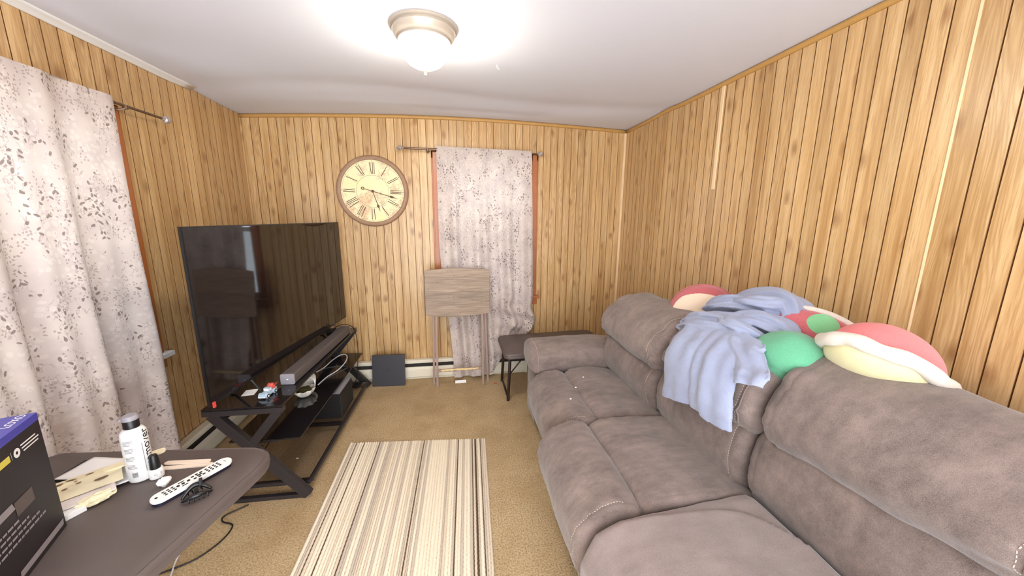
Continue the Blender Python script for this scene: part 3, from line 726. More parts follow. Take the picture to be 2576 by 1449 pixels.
m = MB(); P = [(-1.00, 2.62, 0.302), (-0.98, 2.74, 0.304), (-0.93, 2.86, 0.31), (-0.905, 2.98, 0.33), (-0.92, 3.06, 0.35), (-0.97, 3.08, 0.35), (-1.02, 3.02, 0.33), (-1.06, 2.93, 0.305), (-1.09, 2.85, 0.303)]
m.tube(catmull(P, 6, False), 0.004, 8); tag(m.build('white_cable', M_wcable, smooth=True), 'loop of white cable on the middle glass shelf', 'cable')
m = MB(); P = [(-1.02, 3.03, 0.575), (-0.955, 3.00, 0.625), (-0.90, 3.03, 0.63), (-0.855, 3.11, 0.56), (-0.845, 3.13, 0.40), (-0.85, 3.12, 0.28), (-0.87, 3.12, 0.12), (-0.92, 3.10, 0.02), (-1.02, 3.02, 0.006)]
m.tube(catmull(P, 7, False), 0.003, 7); tag(m.build('black_cable', M_cable, smooth=True), 'thin black cable hanging over the far end of the stand', 'cable')
m = MB(); P = [(-1.06, 2.36, 0.555), (-1.02, 2.44, 0.60), (-1.01, 2.52, 0.622), (-0.985, 2.62, 0.6195), (-1.01, 2.68, 0.618), (-1.05, 2.64, 0.58), (-1.06, 2.60, 0.556)]
m.tube(catmull(P, 6, False), 0.0022, 6); tag(m.build('black_cable', M_cable, smooth=True), 'black cable curled over the top of the soundbar', 'cable')
rng = random.Random(11)
m = MB()
for k in range(6):
    P = [(-1.33+rng.uniform(-.08, .10), 1.95+0.17*i+rng.uniform(-.05, .05), 0.006+abs(rng.gauss(0, .02))) for i in range(8)]
    m.tube(catmull(P, 5, False), 0.0035, 6)
tag(m.build('cable_tangle', M_cable, smooth=True), 'tangle of dark cables on the carpet behind the stand', 'cables', kind='stuff')

# ------------------------------------------------------------------ game console against the heater
def console():
    t = thing('game_console', 'flat black game console standing on edge against the back heater', 'game console', (-0.612, 3.155, 0.0), R(-3))
    tilt = Matrix.Rotation(R(-8), 4, 'X')
    m = MB(); m.box(-0.143, 0.143, 0.0, 0.018, 0.0, 0.285, 0.004, tilt); m.box(-0.141, 0.141, 0.020, 0.038, 0.002, 0.283, 0.004, tilt); m.box(-0.138, 0.138, 0.016, 0.022, 0.004, 0.28, 0.0, tilt)
    m.build('body', M_consolep, t)
    m = MB(); base = tilt @ Matrix.Translation((0.0, -0.0006, 0.150)) @ Matrix.Rotation(PI/2, 4, 'X')
    m.prism([(-0.004, -0.012), (0.0005, -0.010), (0.0005, 0.013), (-0.004, 0.014)], 0, 0.0008, base); m.prism([(0.002, 0.012), (0.008, 0.009), (0.008, 0.003), (0.0045, 0.003), (0.0045, 0.008), (0.002, 0.009)], 0, 0.0008, base)
    m.prism([(-0.014, -0.007), (-0.005, -0.003), (-0.005, -0.006), (-0.011, -0.009)], 0, 0.0008, base); m.prism([(0.002, -0.004), (0.012, -0.001), (0.013, -0.005), (0.002, -0.009)], 0, 0.0008, base)
    m.build('emblem', M_black, t)
console()

# ------------------------------------------------------------------ folding tray table leaning in front of the window
def tray_table():
    t = thing('folding_tray_table', 'folded grey wood-look tray table leaning in front of the back curtain', 'tray table', (0.022, 3.10, 0.0), R(1.5))
    lean = Matrix.Rotation(R(-2.0), 4, 'X')
    P = []
    for k in range(13): u = -1+2*k/12; P.append((0.276*u, 1.052 + 0.020*(1-u*u)))
    P += [(0.280, 1.040), (0.278, 0.672)]
    for k in range(13): u = 1-2*k/12; P.append((0.270*u, 0.664-0.022*(1-u*u)))
    P += [(-0.278, 0.672), (-0.280, 1.040)]
    m = MB(); mx = lean @ Matrix.Rotation(PI/2, 4, 'X'); m.prism(P, 0.014, 0.030, mx); m.build('tray_top', M_gwood, t, mods=[('BEVEL', {'width': 0.003, 'segments': 2, 'limit_method': 'ANGLE'})])
    for xa, ya, xf, yf in ((-0.208, 0.006, -0.232, 0.030), (-0.186, -0.010, -0.200, -0.022), (0.210, -0.010, 0.208, -0.035), (0.232, 0.006, 0.258, 0.022)):
        a, b = Vector((xf, yf, 0.0)), lean @ Vector((xa, ya, 0.92)); z = (b-a).normalized(); x = Vector((1, 0, 0)); y = z.cross(x).normalized(); x = y.cross(z)
        q = Matrix((x, y, z)).transposed().to_4x4(); q.translation = a
        m = MB(); m.box(-0.009, 0.009, -0.011, 0.011, 0, (b-a).length, 0.002, q); m.build('leg', M_gleg, t)
    m = MB(); m.box(-0.20, 0.21, -0.032, -0.016, 0.145, 0.168, 0.002); m.build('stretcher', M_gleg, t)
    m = MB(); rng = random.Random(5); P = [(-0.165+0.0185*k, 0.170+rng.uniform(-0.003, 0.001)) for k in range(19)] + [(0.168-0.0185*k, 0.150+rng.uniform(-0.001, 0.007)) for k in range(19)]
    m.add([(x, -0.0335, z) for x, z in P] + [(x, -0.0315, z) for x, z in P], [tuple(range(38))] + [(i, (i+1) % 38, 38+(i+1) % 38, 38+i) for i in range(38)])
    o = m.build('chipped_edge', M_rawwood, t); o['label'] = 'pale chipped patch along the stretcher'
tray_table()
m = MB(); m.box(-0.05, 0.05, -0.014, 0.014, 0, 0.001); o = m.build('paper_slip', M_paper); o.location = (0.03, 3.13, 0.012); o.rotation_euler = (R(40), 0, R(2)); tag(o, 'white paper slip on the carpet behind the tray table legs', 'paper')

# ------------------------------------------------------------------ black folding tables
def folding_table(label, poly, top, legs, th=0.040):
    cx = sum(p[0] for p in poly)/len(poly); cy = sum(p[1] for p in poly)/len(poly); L = (cx, cy, 0)
    t = thing('folding_table', label, 'table', L)
    m = MB(); n = len(poly)
    def ring(ins, z):
        out = []
        for x, y in poly:
            d = Vector((x-cx, y-cy)); l = d.length; out.append((x-d.x/l*ins, y-d.y/l*ins, z))
        return out
    rings = [ring(0.03, top-th), ring(0.004, top-th), ring(0.0, top-th*0.62), ring(0.004, top-th*0.50), ring(0.001, top-th*0.40), ring(0.001, top-0.010), ring(0.010, top-0.001), ring(0.016, top-0.0025), ring(0.020, top-0.0025), ring(0.026, top)]
    vs = [p for r in rings for p in r]; fs = [(i*n+k, i*n+(k+1) % n, (i+1)*n+(k+1) % n, (i+1)*n+k) for i in range(len(rings)-1) for k in range(n)]
    fs += [tuple(range(n))[::-1], tuple((len(rings)-1)*n+k for k in range(n))]; m.add(vs, fs); m.build('tabletop', M_tabletop, t, L, 'auto')
    for a, b in legs:      # each leg is a U of tube with a foot rail
        for p in (a, b):
            m = MB(); m.tube([(p[0], p[1], 0.001), (p[2], p[3], top-th+0.003)], 0.0125, 12); m.build('leg', M_steelleg, t, L, 'auto')
        m = MB(); m.tube([(a[0], a[1], 0.030), (b[0], b[1], 0.030)], 0.009, 10); m.build('foot_rail', M_steelleg, t, L, True)
        mid = [(a[2]+b[2])/2, (a[3]+b[3])/2]; s = 1 if mid[0] < cx else -1
        m = MB(); m.tube([(a[0]*0.55+a[2]*0.45, a[1]*0.55+a[3]*0.45, top*0.52), (a[2]+0.13*s, a[3], top-th+0.004)], 0.006, 8); m.build('brace', M_steelleg, t, L, True)
    return t
def roundpoly(P, r, n=7):
    out = []; m = len(P)
    for i in range(m):
        a, b, c = Vector(P[i-1]), Vector(P[i]), Vector(P[(i+1) % m]); rr = r[i] if isinstance(r, (list, tuple)) else r
        p, q = b+(a-b).normalized()*rr, b+(c-b).normalized()*rr
        for k in range(n+1):
            t = k/n; v = p*(1-t)**2 + b*2*t*(1-t) + q*t*t; out.append((v.x, v.y))
    return out
folding_table('black folding side table in the back corner behind the sofa arm',
              roundpoly([(0.372, 2.655), (1.30, 2.72), (1.275, 3.215), (0.372, 3.15)], 0.06), 0.435,
              [((0.413, 2.738, 0.43, 2.745), (0.410, 3.11, 0.43, 3.10)), ((1.24, 2.80, 1.22, 2.80), (1.23, 3.14, 1.21, 3.14))])
folding_table('dark folding table in the near left corner holding box, bottle and remote',
              roundpoly([(-1.462, 1.425), (-0.655, 1.345), (-0.835, 0.55), (-1.462, 0.60)], [0.05, 0.13, 0.05, 0.05]), 0.65,
              [((-1.40, 1.33, -1.39, 1.33), (-1.40, 0.68, -1.39, 0.68)), ((-1.21, 1.33, -1.20, 1.33), (-1.21, 0.68, -1.20, 0.68))], 0.045)

# ------------------------------------------------------------------ sofa
def rings_to_mesh(m, rings):
    n = len(rings[0]); vs = [p for r in rings for p in r]; o = len(m.v)
    fs = [(i*n+k, i*n+(k+1) % n, (i+1)*n+(k+1) % n, (i+1)*n+k) for i in range(len(rings)-1) for k in range(n)]
    fs += [tuple(range(n))[::-1], tuple((len(rings)-1)*n+k for k in range(n))]; m.add(vs, fs)
def pad(prof, y0, y1, r=0.035, bulge=0.012, amp=0.006, fr=5.0, seed=0.0, axis='y', sub=5, ny=30, puck=0.004):
    """a soft cushion: a closed profile swept along an axis, its ends rounded over and its skin gently wrinkled"""
    P = catmull([(a, b, 0) for a, b in prof], sub); n = len(P); nor = []
    area = sum(P[i].x*P[(i+1) % n].y - P[(i+1) % n].x*P[i].y for i in range(n)); sg = 1 if area > 0 else -1
    for i in range(n):
        d = (P[(i+1) % n]-P[i-1]); nor.append(Vector((d.y, -d.x, 0)).normalized()*sg)
    L = y1-y0; ys = []; k = 7
    for i in range(k+1): ys.append(r*(1-math.cos(i/k*PI/2)))
    mid = [r+(L-2*r)*(0.5-0.5*math.cos(PI*i/ny)) for i in range(1, ny)]
    ys = ys + mid + [L-q for q in reversed(ys)]
    m = MB(); rings = []
    for q in ys:
        dd = min(q, L-q); ins = r-math.sqrt(max(0.0, r*r-(r-dd)**2)) if dd < r else 0.0
        tt = 2*q/L-1; bl = bulge*(1-tt*tt); ring = []
        for i in range(n):
            y = y0+q; w = P[i]
            nz = noise.noise(Vector((w.x*fr+seed, y*fr, w.y*fr)))*amp + noise.noise(Vector((w.x*fr*3+seed, y*fr*2.0, w.y*fr*3.2)))*amp*0.45
            wr = noise.noise(Vector((w.x*26+seed*5, y*3.0+seed, w.y*26))); wr = 1-abs(wr)*3.2      # sharp ridges that run away from the seam
            edge = math.exp(-((dd-r)/0.075)**2)*puck*max(-0.6, wr)
            g = -0.0035*math.exp(-((dd-r)/0.006)**2)
            c = w + nor[i]*(bl - ins + (nz+edge)*(1 if ins < r*0.8 else 0.2) + g); ring.append((c.x, y, c.y) if axis == 'y' else (y, c.x, c.y))
        rings.append(ring)
    rings_to_mesh(m, rings); m.rings = rings; m.k = k; return m
def stitches(m, i0, i1, near=True, step=0.011):
    """a row of small pale stitches lying on a cushion just inside its rounded end"""
    ra, rb = (m.rings[m.k+1], m.rings[m.k+2]) if near else (m.rings[-m.k-2], m.rings[-m.k-3]); n = len(ra); out = MB(); acc = 0.0
    cen = sum((Vector(p) for p in ra), Vector())/n
    for i in range(int(i0*n), int(i1*n)):
        a, b = Vector(ra[i % n]), Vector(ra[(i+1) % n]); L = (b-a).length; k = 0.0
        nn = (b-a).cross(Vector(rb[i % n])-a).normalized()
        if nn.dot(a-cen) < 0: nn = -nn
        while acc + step <= L + 1e-9 or acc < L:
            if acc > L: break
            p = a+(b-a)*(acc/L); e = p+(b-a).normalized()*0.006; out.tube([p+nn*0.0006, e+nn*0.0006], 0.0012, 5); acc += step
        acc -= L
    return out
def sofa():
    base = (1.05, 1.3, 0.0); t = thing('reclining_sofa', 'brown suede three-seat reclining sofa along the right wall', 'sofa', base)
    A = dict(parent=t, off=base, smooth=True)
    UP = [(1.075, 0.735), (1.005, 0.775), (0.985, 0.860), (1.035, 0.955), (1.125, 1.022), (1.240, 1.045), (1.36, 1.02), (1.44, 0.93), (1.43, 0.80), (1.28, 0.735)]
    LUM = [(1.115, 0.43), (1.055, 0.475), (1.025, 0.57), (1.035, 0.67), (1.085, 0.760), (1.26, 0.79), (1.33, 0.66), (1.30, 0.45)]
    for k, (y0, y1, dx, dz, l0, l1) in enumerate(((1.605, 2.315, 0.012, -0.052, 1.665, 2.310), (1.020, 1.600, 0.034, -0.034, 1.065, 1.655), (0.345, 1.015, 0.058, -0.030, 0.385, 1.055))):
        up = [(a+dx, b+dz*(1 if b > 0.85 else 0.6)) for a, b in UP]; lu = [(a+dx*0.6, b+(dz*0.5 if b > 0.6 else 0)) for a, b in LUM]
        mu = pad(up, y0, y1, 0.062, 0.012, 0.010, 5.5, k*3.1, puck=0.011)
        if k == 2:                      # this back sits a little askew: its far end higher on top, its near end lifted below
            def ask(p):
                tt = (p[1]-y0)/(y1-y0); w = smooth01(0.78, 0.98, p[2]); return (p[0]-0.015*(1-tt)*(1-w), p[1], p[2] + w*0.034*tt + (1-w)*0.085*(1-tt))
            mu.v = [ask(p) for p in mu.v]; mu.rings = [[ask(p) for p in rg] for rg in mu.rings]
        mu.build('headrest_pillow', M_suede, **A)
        ml = pad(lu, l0, l1, 0.048, 0.012, 0.007, 5.0, 9+k*2.3, puck=0.005)
        if k == 2:
            asl = lambda p: (p[0], p[1], p[2] + smooth01(0.50, 0.76, p[2])*0.085*(1-(p[1]-l0)/(l1-l0)))
            ml.v = [asl(p) for p in ml.v]; ml.rings = [[asl(p) for p in rg] for rg in ml.rings]
        ml.build('lumbar_pillow', M_suede, **A)
        for mm, a, b in ((mu, 0.02, 0.55), (ml, 0.08, 0.45)):
            o = stitches(mm, a, b).build('stitching', M_thread, t, base); o['kind'] = 'stuff'
        m = MB(); rg = mu.rings[mu.k-1]; m.tube(rg[:int(len(rg)*0.58)], 0.0035, 6); m.build('piping', M_suede, **A)
        m = MB(); m.box(1.17+dx, 1.50, y0+0.02, y1-0.02, 0.10, 0.86+dz, 0.03); m.build('back_shell', M_suede, t, base)
    SEAT = [(1.13, 0.41), (1.09, 0.452), (0.98, 0.474), (0.84, 0.482), (0.72, 0.472), (0.678, 0.440), (0.672, 0.36), (0.72, 0.27), (0.95, 0.25), (1.11, 0.28)]
    FT = [(0.668, 0.44), (0.620, 0.474), (0.540, 0.470), (0.465, 0.430), (0.425, 0.360), (0.430, 0.260), (0.470, 0.150), (0.52, 0.085), (0.60, 0.08), (0.645, 0.20), (0.660, 0.34)]
    for k, (y0, y1, dx, dz) in enumerate(((1.600, 2.275, 0.055, 0.0), (1.005, 1.612, -0.025, 0.016), (0.380, 0.975, -0.015, -0.018))):
        st = [(a + dx*smooth01(1.0, 0.6, a), b+dz) for a, b in SEAT]; ft = [(a+dx, b+dz) for a, b in FT]
        pad(st, y0+0.01, y1-0.01, 0.034, 0.014, 0.008, 5.0, 20+k*1.7).build('seat_cushion', M_suede, **A)
        mf = pad(ft, y0, y1, 0.045, 0.010, 0.008, 5.0, 31+k*2.9, puck=0.008); mf.build('footrest_pad', M_suede, **A)
        o = stitches(mf, 0.12, 0.65).build('stitching', M_thread, t, base); o['kind'] = 'stuff'
        m = MB(); m.box(0.60, 1.20, y0+0.03, y1-0.03, 0.06, 0.26, 0.01); m.build('seat_base', M_suede, t, base)
    # far arm
    AP = [(2.285, 0.45), (2.262, 0.520), (2.285, 0.585), (2.36, 0.612), (2.47, 0.615), (2.56, 0.595), (2.59, 0.54), (2.575, 0.46), (2.45, 0.43)]
    ma = pad(AP, 0.505, 1.20, 0.045, 0.012, 0.008, 6.0, 51, 'x'); ma.build('arm_pad', M_suede, **A)
    m = MB(); m.box(0.535, 1.30, 2.30, 2.565, 0.04, 0.52, 0.03); m.build('arm_panel', M_suede, t, base)
    mn = pad([(2.62-a, b) for a, b in AP], 0.505, 1.20, 0.045, 0.012, 0.008, 6.0, 57, 'x'); mn.build('arm_pad', M_suede, **A)
    m = MB(); m.box(0.535, 1.30, 0.055, 0.32, 0.04, 0.52, 0.03); m.build('arm_panel', M_suede, t, base)
    o = stitches(ma, 0.0, 0.6).build('stitching', M_thread, t, base); o['kind'] = 'stuff'
    for x, y in ((0.66, 2.5), (1.4, 2.5), (0.66, 0.2), (1.4, 0.2)):
        m = MB(); m.lathe([(0.022, 0.0005), (0.026, 0.006), (0.026, 0.062)], x, y, 14); m.build('foot', M_black, t, base)
sofa()

# throw over the nearest seat
def throw():
    m = MB()
    def fn(u, v):
        # u: back crease -> over the front edge ; v: far side -> near side
        path = [(1.045, 0.500), (0.95, 0.494), (0.80, 0.492), (0.66, 0.500), (0.54, 0.490), (0.452, 0.452), (0.396, 0.37), (0.392, 0.27), (0.41, 0.18)]
        k = u*(len(path)-1); i = min(int(k), len(path)-2); f = k-i
        x = path[i][0]*(1-f)+path[i+1][0]*f; z = path[i][1]*(1-f)+path[i+1][1]*f
        yf = 1.008 - 0.085*u**1.6 + 0.006*math.sin(u*13); yn = 0.385; y = yf+(yn-yf)*v
        w = 0.010*noise.noise(Vector((x*4, y*5, 2.2))) + 0.006*noise.noise(Vector((x*11, y*9, 7.0)))
        fold = 0.016*smooth01(-0.012, 0.012, v-0.035-0.012*math.sin(u*7)-0.34*math.exp(-u/0.09))
        dip = -0.012*smooth01(0.06, 0.0, v)
        return (x - (w*0.4 if u > 0.6 else 0), y, z + w + 0.004 + fold*0.8 + dip)
    m.grid(fn, 80, 120)
    return tag(m.build('throw_blanket', M_throw, None, None, True, [('SOLIDIFY', {'thickness': 0.006, 'offset': 1.0})]), 'smooth mauve-grey throw spread over the nearest sofa seat', 'blanket')
throw()

# blue blanket over the middle back
def blanket():
    m = MB()
    path = [(1.300, 1.060), (1.210, 1.046), (1.115, 1.000), (1.045, 0.935), (1.008, 0.860), (1.000, 0.790), (1.012, 0.725), (1.010, 0.655)]
    def panel(yt0, yt1, yb0, yb1, s0, sa, sb, hump, ph, lift, creases=()):
        """a strip of cloth hanging over the back: rounded hump across, soft creases that spread downwards"""
        def fn(u, v):
            s = s0 + (sa+(sb-sa)*u - s0)*v; k = max(0.0, min(0.9999, s))*(len(path)-1); i = int(k); f = k-i
            a, b = Vector(path[i]), Vector(path[i+1]); p = a.lerp(b, f); tg = (b-a).normalized(); nn = Vector((tg.y, -tg.x))
            if nn.x > 0: nn = -nn
            e = smooth01(-0.1, 1.05, v); y = (yt0+(yt1-yt0)*u)*(1-e) + (yb0+(yb1-yb0)*u)*e
            h = hump*(0.35+0.65*smooth01(0, 0.4, v))*max(0.0, math.sin(PI*min(1, max(0, u))))**0.55
            for cu, w, dp in creases: h -= dp*smooth01(0.0, 0.25, v)*math.exp(-((u-cu-0.05*math.sin(v*4+ph))/w)**2)
            h += 0.007*noise.noise(Vector((u*3.2, v*3.2, ph))) + lift + 0.016*smooth01(0.62, 1.0, v)
            return (p.x+nn.x*h, y, p.y+nn.y*h)
        g = MB(); g.grid(fn, 44, 64); n = len(g.v)
        def q(i): return Vector(g.v[i])
        nu, nv = 45, 65; th = 0.010; bk = []
        for j in range(nv):
            for i in range(nu):
                du = q(j*nu+min(i+1, nu-1))-q(j*nu+max(i-1, 0)); dv = q(min(j+1, nv-1)*nu+i)-q(max(j-1, 0)*nu+i); nn = du.cross(dv).normalized()
                if nn.x > 0 or (abs(nn.x) < 0.05 and nn.z < 0): nn = -nn
                bk.append(tuple(q(j*nu+i)-nn*th))
        vs = g.v + bk; fs = g.f + [tuple(i+n for i in f[::-1]) for f in g.f]
        rim = [i for i in range(nu)] + [j*nu+nu-1 for j in range(1, nv)] + [(nv-1)*nu+i for i in range(nu-2, -1, -1)] + [j*nu for j in range(nv-2, 0, -1)]
        for a, b in zip(rim, rim[1:]+rim[:1]): fs.append((a, b, b+n, a+n))
        m.add(vs, fs)
    panel(1.520, 1.300, 1.480, 1.258, 0.22, 0.99, 0.86, 0.030, 0.3, 0.012, ((0.45, 0.16, 0.008),))
    panel(1.370, 1.150, 1.268, 1.025, 0.22, 0.84, 0.79, 0.034, 2.0, 0.020, ((0.30, 0.10, 0.014), (0.68, 0.14, 0.008)))
    panel(1.300, 1.120, 1.070, 0.965, 0.22, 0.50, 0.44, 0.026, 4.0, 0.026, ((0.5, 0.2, 0.012),))
    def rope(P, r, lobes, tw, flat=0.75):
        """a twisted gather of cloth: a tube whose section is lobed like folds"""
        Q = catmull(P, 9, False); nn = len(Q); k = 36; vs = []; up = Vector((0, 0, 1))
        for i, c in enumerate(Q):
            t = (Q[min(i+1, nn-1)]-Q[max(i-1, 0)]).normalized(); w = t.cross(up).normalized(); v2 = w.cross(t)
            rr = r*(0.62+0.42*math.sin(PI*(0.08+0.84*i/(nn-1))))
            for j in range(k):
                q = 2*PI*j/k; f = 1+0.20*math.sin(lobes*q+tw*i)+0.09*math.sin((lobes*2+1)*q-tw*1.7*i+1)
                vs.append(c + w*math.cos(q)*rr*f + v2*math.sin(q)*rr*f*flat)
        m.add(vs, [(i*k+j, i*k+(j+1) % k, (i+1)*k+(j+1) % k, (i+1)*k+j) for i in range(nn-1) for j in range(k)] + [tuple(range(k))[::-1], tuple((nn-1)*k+j for j in range(k))])
    for P, r, lo, tw in (
        ([(1.190, 1.640, 0.965), (1.180, 1.57, 1.005), (1.180, 1.48, 1.035), (1.195, 1.37, 1.055), (1.22, 1.25, 1.065)], 0.046, 5, 0.16),
        ([(1.130, 1.590, 0.965), (1.125, 1.51, 1.000), (1.130, 1.42, 1.020), (1.15, 1.32, 1.030), (1.19, 1.20, 1.035)], 0.032, 4, 0.12),
        ([(1.280, 1.60, 1.045), (1.285, 1.54, 1.080), (1.30, 1.46, 1.110), (1.32, 1.35, 1.115), (1.32, 1.25, 1.090)], 0.056, 5, 0.13),
        ([(1.350, 1.53, 1.085), (1.37, 1.44, 1.130), (1.39, 1.34, 1.150), (1.385, 1.25, 1.140), (1.36, 1.19, 1.095)], 0.062, 4, 0.10),
        ([(1.300, 1.44, 1.115), (1.28, 1.37, 1.145), (1.30, 1.29, 1.150), (1.34, 1.26, 1.145), (1.33, 1.21, 1.11)], 0.034, 3, 0.14),
        ([(1.200, 1.40, 1.060), (1.155, 1.32, 1.065), (1.160, 1.24, 1.060), (1.19, 1.18, 1.04)], 0.028, 4, 0.2),
        ([(1.195, 1.655, 0.940), (1.155, 1.62, 0.955), (1.125, 1.57, 0.960)], 0.028, 4, 0.2),
        ([(1.235, 1.38, 1.060), (1.25, 1.27, 1.085), (1.27, 1.18, 1.075), (1.28, 1.13, 1.05)], 0.050, 5, 0.15)):
        rope(P, r, lo, tw)
    o = m.build('fleece_blanket', M_blanket, None, None, True, [('REMESH', {'mode': 'VOXEL', 'voxel_size': 0.0042, 'use_smooth_shade': True}), ('SMOOTH', {'factor': 0.5, 'iterations': 2})])
    tx = bpy.data.textures.new('cloth_wrinkle', 'CLOUDS'); tx.noise_scale = 0.07
    d = o.modifiers.new('wrinkle', 'DISPLACE'); d.texture = tx; d.strength = 0.006; d.mid_level = 0.5; d.texture_coords = 'LOCAL'
    return tag(o, 'pale blue fleece blanket bunched over the middle back of the sofa', 'blanket')
blanket()

# plush cushions on the sofa back (plain, generic)
def orient(normal, up=(0, 0, 1)):
    z = Vector(normal).normalized(); x = Vector(up).cross(z).normalized(); y = z.cross(x); return Matrix((x, y, z)).transposed().to_4x4()
def disc_pad(m, R0, th, mx, r_lo=0.0, r_hi=1.0, n=40, k=14, both=True, lift=0.0, sq=1.0):
    """part of a lens-shaped cushion between two relative radii"""
    prof = []
    for i in range(k+1):
        f = r_lo+(r_hi-r_lo)*i/k; prof.append((max(0.0005, R0*f), th*math.sqrt(max(0.0, 1-f**2.6))+lift))
    if both: prof += [(r, -z) for r, z in reversed(prof[:-1])]
    vs = [mx @ Vector((r*math.cos(2*PI*j/n), r*sq*math.sin(2*PI*j/n), z)) for r, z in prof for j in range(n)]
    m.add(vs, [(i*n+j, i*n+(j+1) % n, (i+1)*n+(j+1) % n, (i+1)*n+j) for i in range(len(prof)-1) for j in range(n)])
def plush_round_red():
    c = Vector((1.385, 1.775, 0.975)); t = thing('plush_cushion', 'round red plush cushion with a plain cream front, half under the blue blanket', 'cushion', c)
    o = orient((-0.68, -0.70, 0.16)); 
    m = MB(); disc_pad(m, 0.180, 0.082, o, sq=0.90); m.build('cover', M_red, t, smooth=True)
    m = MB(); disc_pad(m, 0.180, 0.082, o @ Matrix.Translation((0, -0.016, 0.011)), 0.0, 0.88, both=False, sq=0.88); m.build('front_panel', M_cream, t, smooth=True)
    m = MB(); m.tube([o @ Vector((0.180*math.cos(2*PI*j/60), 0.162*math.sin(2*PI*j/60), 0)) for j in range(60)], 0.004, 8, closed=True); m.build('piping', M_red, t, smooth=True)
plush_round_red()
def plush_red_green():
    c = Vector((1.40, 1.135, 1.040)); t = thing('plush_cushion', 'red plush cushion with a light green centre panel, behind the green ball', 'cushion', c)
    o = orient((-0.72, -0.60, 0.35)) @ Matrix.Rotation(R(-22), 4, 'Z')
    m = MB(); disc_pad(m, 0.165, 0.070, o, sq=0.60); m.build('cover', M_red, t, smooth=True)
    m = MB(); disc_pad(m, 0.055, 0.016, o @ Matrix.Translation((-0.015, 0.035, 0.055)), 0, 1, both=False); m.build('center_panel', M_lgreen, t, smooth=True)
    m = MB(); m.tube([o @ Vector((0.168*math.cos(2*PI*j/60), 0.102*math.sin(2*PI*j/60), 0)) for j in range(60)], 0.013, 10, closed=True); m.build('rolled_rim', M_offw, t, smooth=True)
plush_red_green()
def plush_ball():
    c = (1.215, 1.080, 0.995); t = thing('plush_ball', 'round green plush ball wedged between two sofa backs', 'cushion', c)
    m = MB(); m.sphere((0, 0, 0), 0.122, 40, 26, (0.85, 1.0, 0.84), 0.05, 1.6); m.build('cover', M_green, t, smooth=True)
    m = MB(); a = [Vector((0.1045*math.cos(q), 0.1225*math.sin(q), 0.102*math.sin(q*1.0)*0.25)) for q in [2*PI*i/60 for i in range(60)]]
    m.tube(a, 0.0016, 5, closed=True); m.build('seam', M_green, t)
plush_ball()
def plush_dome():
    c = Vector((1.335, 0.880, 1.045)); t = thing('plush_cushion', 'domed coral plush cushion with a thick white rolled rim, nearest on the sofa back', 'cushion', c)
    o = orient((0.52, 0.12, 0.84), (0, 1, 0.0)); n = 64
    def ell(q, r): return (r*math.cos(q)*1.0, r*math.sin(q)*0.80)
    def shell(m, prof):
        vs = [o @ Vector((*ell(2*PI*j/n, r), z)) for r, z in prof for j in range(n)]
        m.add(vs, [(i*n+j, i*n+(j+1) % n, (i+1)*n+(j+1) % n, (i+1)*n+j) for i in range(len(prof)-1) for j in range(n)])
    m = MB(); shell(m, [(0.165*math.cos(R(a)), 0.122*math.sin(R(a))+0.004) for a in range(0, 88, 6)] + [(0.0005, 0.126)]); m.build('dome', M_coral, t, smooth=True)
    m = MB(); m.tube([o @ Vector((*ell(2*PI*j/80, 0.176), 0.004*math.sin(j*0.5))) for j in range(80)], [0.0215+0.0015*math.sin(j*0.9) for j in range(80)], 12, closed=True); m.build('rolled_rim', M_offw, t, smooth=True)
    m = MB(); shell(m, [(0.168*math.cos(R(a)), -0.082*math.sin(R(a))-0.004) for a in range(0, 88, 6)] + [(0.0005, -0.086)]); m.build('underside', M_yellow, t, smooth=True)
plush_dome()

# ------------------------------------------------------------------ rug
def rug():
    """woven rug: raised wavy ribs of several widths, thin dark yarn lines sunk between them"""
    y1, y0 = 2.315, 0.80; xl, xr = -0.722, 0.180; m = MB(); rng = random.Random(21); x = 0.0; W = xr-xl
    while x < W-0.004:
        kind = rng.choices([0, 1, 2, 3], [0.44, 0.27, 0.17, 0.12])[0]
        w = {0: rng.uniform(0.013, 0.019), 1: rng.uniform(0.009, 0.015), 2: rng.uniform(0.009, 0.014), 3: rng.uniform(0.0035, 0.006)}[kind]; w = min(w, W-x)
        hgt = {0: 0.0095, 1: 0.008, 2: 0.0075, 3: 0.0055}[kind]; m.cur = kind; ny = 170; ph = rng.uniform(0, 6); a0 = x
        def fn(u, v, a0=a0, w=w, hgt=hgt, ph=ph):
            px = a0+w*u; py = y0+(y1-y0)*v; sh = 0.0011*math.sin(py*260+ph)*(1 if 0.02 < v < 0.98 else 0)
            skew = 0.085*(px/W)*(v-1.0)*0 ; yy = py - 0.085*(px/W)*v
            xx = xl + px - 0.065*(1-v)*(px/W) + sh
            z = 0.003 + hgt*math.sqrt(max(0, 1-(2*u-1)**2*0.92)) + 0.0008*math.sin(py*330+ph*2); return (xx, yy, z)
        m.grid(fn, 4, ny); x += w
    m.cur = 2; m.add([(xl, y0, 0.0006), (xr-0.065, y0, 0.0006), (xr, y1-0.085, 0.0006), (xl, y1, 0.0006), (xl, y0, 0.0045), (xr-0.065, y0, 0.0045), (xr, y1-0.085, 0.0045), (xl, y1, 0.0045)],
                     [(0, 1, 2, 3), (0, 1, 5, 4), (1, 2, 6, 5), (2, 3, 7, 6), (3, 0, 4, 7)])
    return tag(m.build('striped_rug', M_rug, None, None, True), 'cream and beige striped woven rug on the tan carpet', 'rug')
rug()

